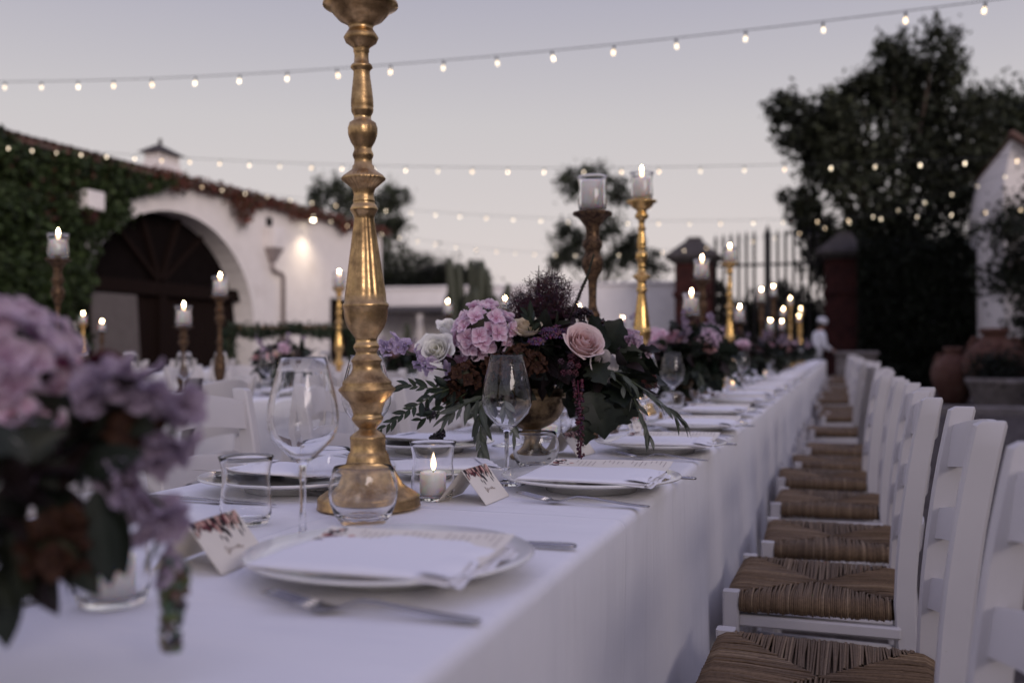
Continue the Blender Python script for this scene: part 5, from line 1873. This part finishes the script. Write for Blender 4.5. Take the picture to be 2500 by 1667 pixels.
rose(b1, (.092, -.172, .232), (.30, -.72, .62), 26, .036, .046, (.80, .52, .50), (.84, .65, .62), rf, 'garden_rose', .85, edge=(.88, .75, .72))
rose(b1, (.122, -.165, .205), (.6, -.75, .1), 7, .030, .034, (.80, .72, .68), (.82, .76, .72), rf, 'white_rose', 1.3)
spray(b1, [(-.190, -.14, .205), (-.235, -.165, .224), (-.275, -.185, .240), (-.302, -.2, .250)], DEL_ME, 17, rf, 'delphinium', .021)
spray(b1, [(-.165, -.15, .19), (-.205, -.18, .200), (-.232, -.19, .205)], DEL_ME, 6, rf, 'delphinium', .018)
hydrangea(b1, (.205, -.045, .250), .021, PALE_ME, 12, rf, name='larkspur')
hydrangea(b1, (.222, -.055, .215), .020, PALE_ME, 12, rf, name='larkspur')
smoke(b1, (.034, -.06, .342), .050, .056, 620, rf)
smoke(b1, (.020, -.05, .300), .062, .045, 420, rf)
smoke(b1, (-.022, -.06, .326), .030, .030, 190, rf)
filler(b1, (.030, -.07, .275), (.055, .04, .04), 60, rf, [('burg_a', .042, .024, (.030, .010, .015), dict(bend=.1))])
spike(b1, [(.070, -.07, .280), (.092, -.09, .335), (.112, -.115, .385), (.124, -.13, .428)], .0085, 420, (.16, .10, .13), (.05, .06, .04), rf)
spike(b1, [(.015, -.05, .330), (.0145, -.05, .370), (.014, -.05, .412)], .0030, 90, (.04, .04, .03), (.03, .035, .02), rf)
yarrow(b1, (.044, -.150, .268), .034, 190, (.17, .085, .16), rf)
yarrow(b1, (.006, -.172, .250), .018, 80, (.20, .10, .19), rf)
berries(b1, (.108, -.10, .300), .022, 10, .0085, (.020, .010, .016), rf)
berries(b1, (.140, -.08, .290), .016, 6, .0085, (.020, .010, .016), rf)
berries(b1, (.072, -.205, .200), .026, 13, .0072, (.055, .014, .022), rf)
berries(b1, (-.188, -.228, .066), .015, 8, .0080, (.012, .009, .012), rf)
berries(b1, (-.205, -.228, .108), .012, 5, .0070, (.016, .012, .014), rf)
berries(b1, (.236, -.152, .172), .016, 12, .0055, (.060, .028, .022), rf)
for c, r_ in (((-.135, -.205, .182), .024), ((-.030, -.205, .212), .026), ((-.075, -.205, .200), .020), ((.0, -.185, .205), .020), ((-.160, -.19, .150), .018)):
    hydrangea(b1, c, r_, DRY_ME, 12, rf, name='dried_hydrangea')
obj('twig', tube(MB(), [(.130, -.12, .215), (.170, -.14, .222), (.205, -.15, .210), (.240, -.155, .182)], [.0022, .002, .0016, .001], 6).mesh('twig', 'twig'), b1)
obj('twig', tube(MB(), [(.198, -.148, .212), (.188, -.150, .196), (.178, -.152, .186)], [.0014, .0012, .0008], 5).mesh('twig', 'twig'), b1)
sprig(b1, [(.115, -.17, .200), (.165, -.205, .190), (.215, -.23, .155), (.262, -.25, .115), (.285, -.255, .098)], .0022, OLIVE, 26, rf, name='olive_branch', droop=.35)
sprig(b1, [(.150, -.19, .185), (.190, -.21, .150), (.215, -.22, .090), (.225, -.222, .065)], .0018, OLIVE, 12, rf, name='olive_branch', droop=.5)
sprig(b1, [(-.085, -.20, .150), (-.105, -.225, .120), (-.103, -.240, .070), (-.098, -.25, .022)], .0020, OLIVE, 18, rf, name='olive_branch', droop=.45, up=(0, -1, .3))
sprig(b1, [(-.080, -.20, .150), (-.130, -.225, .130), (-.170, -.235, .105)], .0018, OLIVE, 12, rf, name='olive_branch', droop=.4, up=(0, -1, .3))
sprig(b1, [(-.06, -.20, .14), (-.055, -.225, .11), (-.040, -.235, .075)], .0016, OLIVE, 8, rf, name='olive_branch', droop=.5, up=(0, -1, .3))
sprig(b1, [(-.140, -.19, .165), (-.190, -.225, .150), (-.240, -.25, .118), (-.292, -.27, .082)], .0019, JAS, 24, rf, name='jasmine_branch', up=(0, -1, .4), spread=62)
sprig(b1, [(-.150, -.19, .160), (-.205, -.23, .160), (-.245, -.245, .168)], .0015, JAS, 13, rf, name='jasmine_branch', up=(0, -1, .4), spread=62)
sprig(b1, [(-.130, -.19, .150), (-.180, -.23, .118), (-.215, -.24, .100)], .0015, JAS, 10, rf, name='jasmine_branch', up=(0, -1, .4), spread=62)
sprig(b1, [(-.005, -.17, .262), (.000, -.19, .285), (-.008, -.19, .300)], .0012, JAS, 7, rf, name='jasmine_branch', up=(0, -1, .2))
for p, d, key, s in (((.150, -.10, .235), (.35, -.3, .75), 0, 1.05), ((.115, -.19, .205), (.2, -.5, -.25), 1, 1.0), ((.130, -.195, .135), (.12, -.35, -.95), 0, 1.12), ((.118, -.195, .150), (-.05, -.4, -.9), 1, 1.1),
                     ((.160, -.18, .150), (.5, -.3, -.7), 1, .95), ((.170, -.11, .215), (.75, -.3, .25), 1, 1.0), ((.10, -.2, .10), (.05, -.3, -1), 1, .9)):
    k_ = VINE[key]
    obj('vine_leaf', lm(k_[0], k_[1], k_[2], k_[3], **k_[4]), b1, mtx=aim(p, d, up=(0, -1, .3), s=s))
amaranth(b1, [(.085, -.215, .175), (.088, -.235, .120), (.088, -.245, .065), (.090, -.248, .018)], rf, (.060, .012, .026), .0085)
# a few fallen berries
mb = MB()
for k in range(5):
    ball(mb, (0, 0, 0), .0052, (.012, .01, .012), 8, 6) if k == 0 else None
bm_ = mb.mesh('fallen_berry', 'berry')
for x, y, lab in ((-.555, 1.93, 'dark berry fallen beside the round tumbler'), (-.700, 1.78, 'dark berry fallen beside the small napkin plate'), (-.690, 1.84, 'dark berry fallen before the gold bowl')):
    single('fallen_berry', bm_, (x, y, TZ + .0064), lab, 'berry')

# ---- bowl at the near left, out of focus
b0 = thing('flower_arrangement', 'blurred arrangement of pale hydrangea, violet delphinium and a green tassel', 'flower arrangement', (-.70, .42, TZ + .0012), FR)
urn(b0)
filler(b0, (.02, .0, .17), (.13, .11, .070), 130, rf)
filler(b0, (.182, .052, .132), (.042, .04, .048), 60, rf, szz=.85)
filler(b0, (.245, .095, .178), (.034, .028, .034), 48, rf, szz=.68)
hydrangea(b0, (.160, .100, .215), .052, PALE_ME, 42, rf)
hydrangea(b0, (.192, .078, .170), .024, FLOR_ME, 16, rf)
hydrangea(b0, (.06, .0, .24), .055, PALE_ME, 30, rf, split=False) if False else hydrangea(b0, (.06, .0, .24), .055, PALE_ME, 30, rf)
rose(b0, (.174, .055, .150), (.2, -.9, .3), 14, .026, .032, (.90, .89, .80), (.92, .91, .87), rf, 'lisianthus', 1.0, ruffle=.06)
rose(b0, (.205, .122, .208), (.4, -.5, .7), 12, .014, .018, (.55, .14, .28), (.66, .24, .38), rf, 'garden_rose', .6)
rose(b0, (.228, .122, .212), (.4, -.5, .7), 14, .015, .020, (.060, .012, .022), (.085, .018, .030), rf, 'garden_rose', .6)
spray(b0, [(.222, .09, .192), (.245, .084, .204), (.268, .082, .210), (.290, .092, .206)], DELD_ME, 14, rf, 'delphinium', .013, sz=1.05)
spray(b0, [(.292, .092, .196), (.292, .09, .175), (.290, .088, .155)], DELD_ME, 9, rf, 'delphinium', .012, sz=1.1)
spray(b0, [(.262, .08, .150), (.278, .074, .136), (.292, .088, .118)], DELD_ME, 8, rf, 'delphinium', .011, sz=1.25)
spray(b0, [(.292, .092, .115), (.284, .085, .098), (.276, .082, .082)], DELD_ME, 5, rf, 'delphinium', .009, sz=1.1)
hydrangea(b0, (.258, .100, .186), .022, DRY_ME, 12, rf, name='dried_hydrangea')
hydrangea(b0, (.225, .060, .098), .022, DRY_ME, 12, rf, name='dried_hydrangea')
for p, d, s in (((.245, .072, .140), (.33, -.1, -.95), 1.15), ((.210, .078, .150), (.2, -.1, -.95), 1.0), ((.195, .05, .092), (0, -.1, -1), 1.0), ((.235, .07, .15), (.6, -.2, .2), .9), ((.255, .06, .125), (.1, -.1, -1), .9)):
    k_ = DARKL[0]
    obj('broad_leaf', lm('broad', .058, .027, (.016, .022, .015), bend=.1), b0, mtx=aim(p, d, up=(0, -1, .2), s=s))
amaranth(b0, [(.293, .092, .082), (.2945, .088, .060), (.2935, .084, .040), (.2945, .082, .022)], rf, (.085, .085, .055), .0085)

# ---- bowls farther down: built once, then copied
def far_bowl(loc, rz, seed, label, rose_cols, group):
    rr = random.Random(seed)
    t = thing('flower_arrangement', label, 'flower arrangement', loc, rz, group)
    urn(t)
    filler(t, (0, 0, .215), (.20, .20, .085), 330, rr, DARKL + VINE, szz=1.25)
    filler(t, (0, 0, .150), (.20, .20, .075), 150, rr, VINE + EUC + JAS, szz=1.15, name='skirt')
    for k in range(11):
        a = k * 2.39996 + rr.uniform(-.3, .3)
        q = rr.uniform(.05, .19)
        c = (q * math.cos(a), q * math.sin(a), .285 - q * .35 + rr.uniform(-.02, .02))
        d = (math.cos(a) * q * 4, math.sin(a) * q * 4, .75)
        ci, co = rose_cols[k % len(rose_cols)]
        rose(t, c, d, 18, rr.uniform(.032, .044), rr.uniform(.036, .046), ci, co, rr, 'garden_rose', .7, split=False)
    for k in range(4):
        a = k * 1.6 + rr.uniform(0, 1)
        c = (.15 * math.cos(a), .15 * math.sin(a), .265 + rr.uniform(-.02, .03))
        hydrangea(t, c, .042, PALE if k % 2 else FLOR, 26, rr, split=False)
    for k in range(3):
        a = k * 2.1 + .7
        spray(t, [(.12 * math.cos(a), .12 * math.sin(a), .27), (.17 * math.cos(a), .17 * math.sin(a), .33), (.19 * math.cos(a), .19 * math.sin(a), .38)], DELD, 14, rr, 'delphinium', .020, split=False)
    smoke(t, (.03, .02, .33), .05, .05, 120, rr)
    for k in range(5):
        a = k * 1.25 + rr.uniform(-.3, .3)
        sprig(t, [(.13 * math.cos(a), .13 * math.sin(a), .18), (.20 * math.cos(a), .20 * math.sin(a), .15), (.25 * math.cos(a), .25 * math.sin(a), .09)], .002, OLIVE + EUC, 14, rr, name='trailing_branch', droop=.3, split=False)
    return t
PK = [((.72, .36, .34), (.76, .50, .47)), ((.80, .80, .74), (.82, .82, .80)), ((.70, .40, .46), (.76, .54, .58)), ((.80, .66, .52), (.80, .72, .62)), ((.10, .02, .035), (.12, .03, .045))]
f1 = far_bowl((-.635, 4.10, TZ + .0012), R(10), 101, 'gold bowl of peach roses and white blooms behind the first bowl', PK, GB)
f2 = far_bowl((-.65, 6.85, TZ + .0012), R(80), 55, 'flower bowl with pale pink roses past the peach roses', PK, GB)
bpy.context.view_layer.update()
for k, (x, y) in enumerate([(-.65, 9.5), (-.64, 11.4), (-.66, 13.4), (-.65, 15.6), (-.65, 18.2), (-.65, 20.4)]):
    dup(f1 if k % 2 else f2, (x, y, TZ + .0012), R(40 + 97 * k), 'flower bowl among the far candles, ' + ORD[k] + ' after the pale pink roses', GB)
for k, (x, y) in enumerate([(-3.06, 2.4), (-3.05, 5.05), (-3.08, 6.6), (-3.05, 8.4), (-3.05, 10.4)]):
    dup(f2 if k % 2 else f1, (x, y, TZ + .0012), R(200 + 71 * k), 'low flower bowl on the second table, ' + ORD[k] + ' from its near end', 'flower bowls on the second table', scale=.82)

# ================================================================ GARLAND FRAME BY THE ARCH
gf = thing('garland_frame', 'low wooden frame draped in green garland before the arched doorway', 'garland frame', (-6.0, 10.15, 0), R(12))
for x in (-.78, .72):
    obj('post', box(MB(), (x - .025, -.025, 0), (x + .025, .025, 1.22), .004).mesh('post', 'trestle wood', smooth=False), gf)
obj('beam', box(MB(), (-.80, -.02, 1.222), (.745, .02, 1.262), .004).mesh('beam', 'trestle wood', smooth=False), gf)
n = 2600
u = rng.uniform(-.80, .76, n)
C = np.stack([u, rng.normal(0, .04, n), 1.24 + rng.normal(0, .035, n) - .10 * np.abs(np.sin(u * 4)) * rng.random(n)], axis=1)
m = 1100
C2 = np.stack([np.full(m, .72) + rng.normal(0, .04, m), rng.normal(0, .04, m), rng.uniform(.75, 1.24, m)], axis=1)
C3 = np.stack([np.full(m, -.78) + rng.normal(0, .04, m), rng.normal(0, .04, m), rng.uniform(.75, 1.24, m)], axis=1)
C = np.concatenate([C, C2, C3])
o = obj('garland', quads_mesh('garland', leaf_quads(C, rng.uniform(.035, .075, len(C)), .4, .4), 'tree foliage', leaf_cols(len(C), (.036, .052, .030), .4)), gf)
o['kind'] = 'stuff'

# ================================================================ STRING LIGHTS
bulb_me = lathe(MB(), [(0, -.046), (.0064, -.0445), (.0116, -.038), (.0134, -.029), (.0122, -.018), (.0092, -.007), (.0085, 0), (0, .001)], 14).mesh('bulb', 'bulb glow')
BULBS = [bulb_me]
for _n in ('bulb glow dim', 'bulb glow warm'):
    _c = bulb_me.copy()
    _c.materials[0] = MATS[_n]
    BULBS.append(_c)
sock_me = lathe(MB(), [(0, -.001), (.0095, 0), (.0105, .006), (.0105, .030), (.006, .040), (0, .043)], 12).mesh('socket', 'black rubber')
def strand(label, zf, yf, x0, x1, xb0, step):
    """cable between two fixings with a bulb every step; zf, yf give height and depth at x"""
    t = thing('string_lights', label, 'string lights', (0, 0, 0), group='festoon strands')
    N = 90
    pts = [(x0 + (x1 - x0) * k / N, yf(x0 + (x1 - x0) * k / N), zf(x0 + (x1 - x0) * k / N)) for k in range(N + 1)]
    obj('cable', tube(MB(), pts, .0034, 6).mesh('cable', 'black rubber'), t)
    x = xb0
    k = 0
    while x < x1 - .05:
        b = obj('bulb', random.choice(BULBS), t, loc=(x, yf(x), zf(x) - .042))
        b.rotation_euler = (random.uniform(-.2, .2), random.uniform(-.2, .2), 0)
        b.scale = (.86, .86, .86)
        obj('socket', sock_me, b)
        d = 1.0
        # even spacing along the cable
        sl = (zf(x + .01) - zf(x)) / .01
        sy = (yf(x + .01) - yf(x)) / .01
        x += step * random.uniform(.93, 1.07) / math.sqrt(1 + sl * sl + sy * sy)
    return t
strand('festoon strand of bulbs highest in the sky, passing behind the tall candlestick', lambda x: 3.31 - .0466 * (x + 2.87) + .00603 * (x + 2.87) ** 2, lambda x: 7.0 - .112 * (x - .85), WX + .05, 8.6, -13.0, .50)
strand('festoon strand of bulbs crossing above the second candle row to the big tree', lambda x: 3.40 - .0658 * (x + 4.46) + .00455 * (x + 4.46) ** 2, lambda x: 12.4, WX + .05, 8.6, -12.95, .50)
strand('festoon strand of bulbs starting at the eaves above the arch', lambda x: 3.46 - .088 * (x + 5.75) + .00776 * (x + 5.75) ** 2, lambda x: 17.6, WX + .05, 8.6, -13.1, .53)
strand('festoon strand of bulbs sagging lowest before the gate then rising to the tree', lambda x: 3.24 - .061 * (x + 6.4) + .0205 * (x + 6.4) ** 2, lambda x: 22.2, WX + .05, 5.2, -13.05, .50)

# ================================================================ PERSON IN WHITE AT THE END OF THE TABLE
def skinned(name, verts, edges, radii, material, parent, root=0, sub=2):
    me = bpy.data.meshes.new(name)
    me.from_pydata(verts, edges, [])
    o = obj(name, me, parent)
    o.modifiers.new('skin', 'SKIN').use_smooth_shade = True
    for i, r in enumerate(radii):
        sv = me.skin_vertices[0].data[i]
        sv.radius = r if isinstance(r, tuple) else (r, r)
        sv.use_root = (i == root)
    sm = o.modifiers.new('sub', 'SUBSURF')
    sm.levels = sub
    sm.render_levels = sub
    me.materials.append(MATS[material])
    return o
pr = thing('person', 'person in white cap and jacket bending to the far end of the table', 'person', (-.52, 22.75, 0), R(115))
pr.scale = (.95, .95, .95)
# local: faces -Y, lean forward a little
V = [(0, 0, .95), (0, -.03, 1.12), (0, -.07, 1.30), (0, -.10, 1.42), (0, -.13, 1.50), (0, -.16, 1.58), (0, -.17, 1.68),
     (-.09, .0, .90), (-.10, -.02, .50), (-.10, .03, .09), (-.10, -.10, .04),
     (.09, .0, .90), (.10, -.03, .50), (.10, .02, .09), (.10, -.11, .04),
     (-.17, -.10, 1.38), (-.23, -.12, 1.12), (-.17, -.34, 1.02), (-.13, -.44, 1.00),
     (.17, -.10, 1.38), (.23, -.14, 1.12), (.17, -.36, 1.04), (.13, -.46, 1.02)]
E_ = [(0, 1), (1, 2), (2, 3), (3, 4), (4, 5), (5, 6), (0, 7), (7, 8), (8, 9), (9, 10), (0, 11), (11, 12), (12, 13), (13, 14), (3, 15), (15, 16), (16, 17), (17, 18), (3, 19), (19, 20), (20, 21), (21, 22)]
Rr = [(.14, .10), (.13, .09), (.15, .10), (.12, .08), .05, (.075, .085), (.07, .085), .08, .058, .04, .035, .08, .058, .04, .035, .055, .042, .034, .028, .055, .042, .034, .028]
skinned('body', V, E_, Rr, 'skin', pr)
JV = [(0, 0, .80), (0, -.01, .95), (0, -.03, 1.12), (0, -.07, 1.30), (0, -.10, 1.43), (-.18, -.10, 1.38), (-.24, -.12, 1.12), (-.18, -.31, 1.03), (.18, -.10, 1.38), (.24, -.14, 1.12), (.18, -.33, 1.05)]
skinned('jacket', JV, [(0, 1), (1, 2), (2, 3), (3, 4), (4, 5), (5, 6), (6, 7), (4, 8), (8, 9), (9, 10)],
        [(.185, .15), (.175, .14), (.16, .125), (.18, .13), (.12, .095), .078, .064, .056, .078, .064, .056], 'white cotton', pr)
skinned('trousers', [(0, 0, .92), (-.10, 0, .82), (-.10, -.02, .5), (-.10, .03, .07), (.10, 0, .82), (.10, -.03, .5), (.10, .02, .07)],
        [(0, 1), (1, 2), (2, 3), (0, 4), (4, 5), (5, 6)], [.14, .095, .075, .065, .095, .075, .065], 'black cotton', pr)
obj('cap', lathe(MB(), [(.106, -.02), (.110, .03), (.118, .06), (.108, .10), (.07, .125), (0, .132)], 20, wob=.02).mesh('cap', 'white cotton'), pr, mtx=Matrix.Translation((0, -.165, 1.66)) @ Matrix.Rotation(R(12), 4, 'X'))
obj('hair', lathe(MB(), [(.03, -.09), (.085, -.06), (.098, -.01), (.10, .03), (0, .06)], 18).mesh('hair', 'hair'), pr, loc=(0, -.135, 1.645))
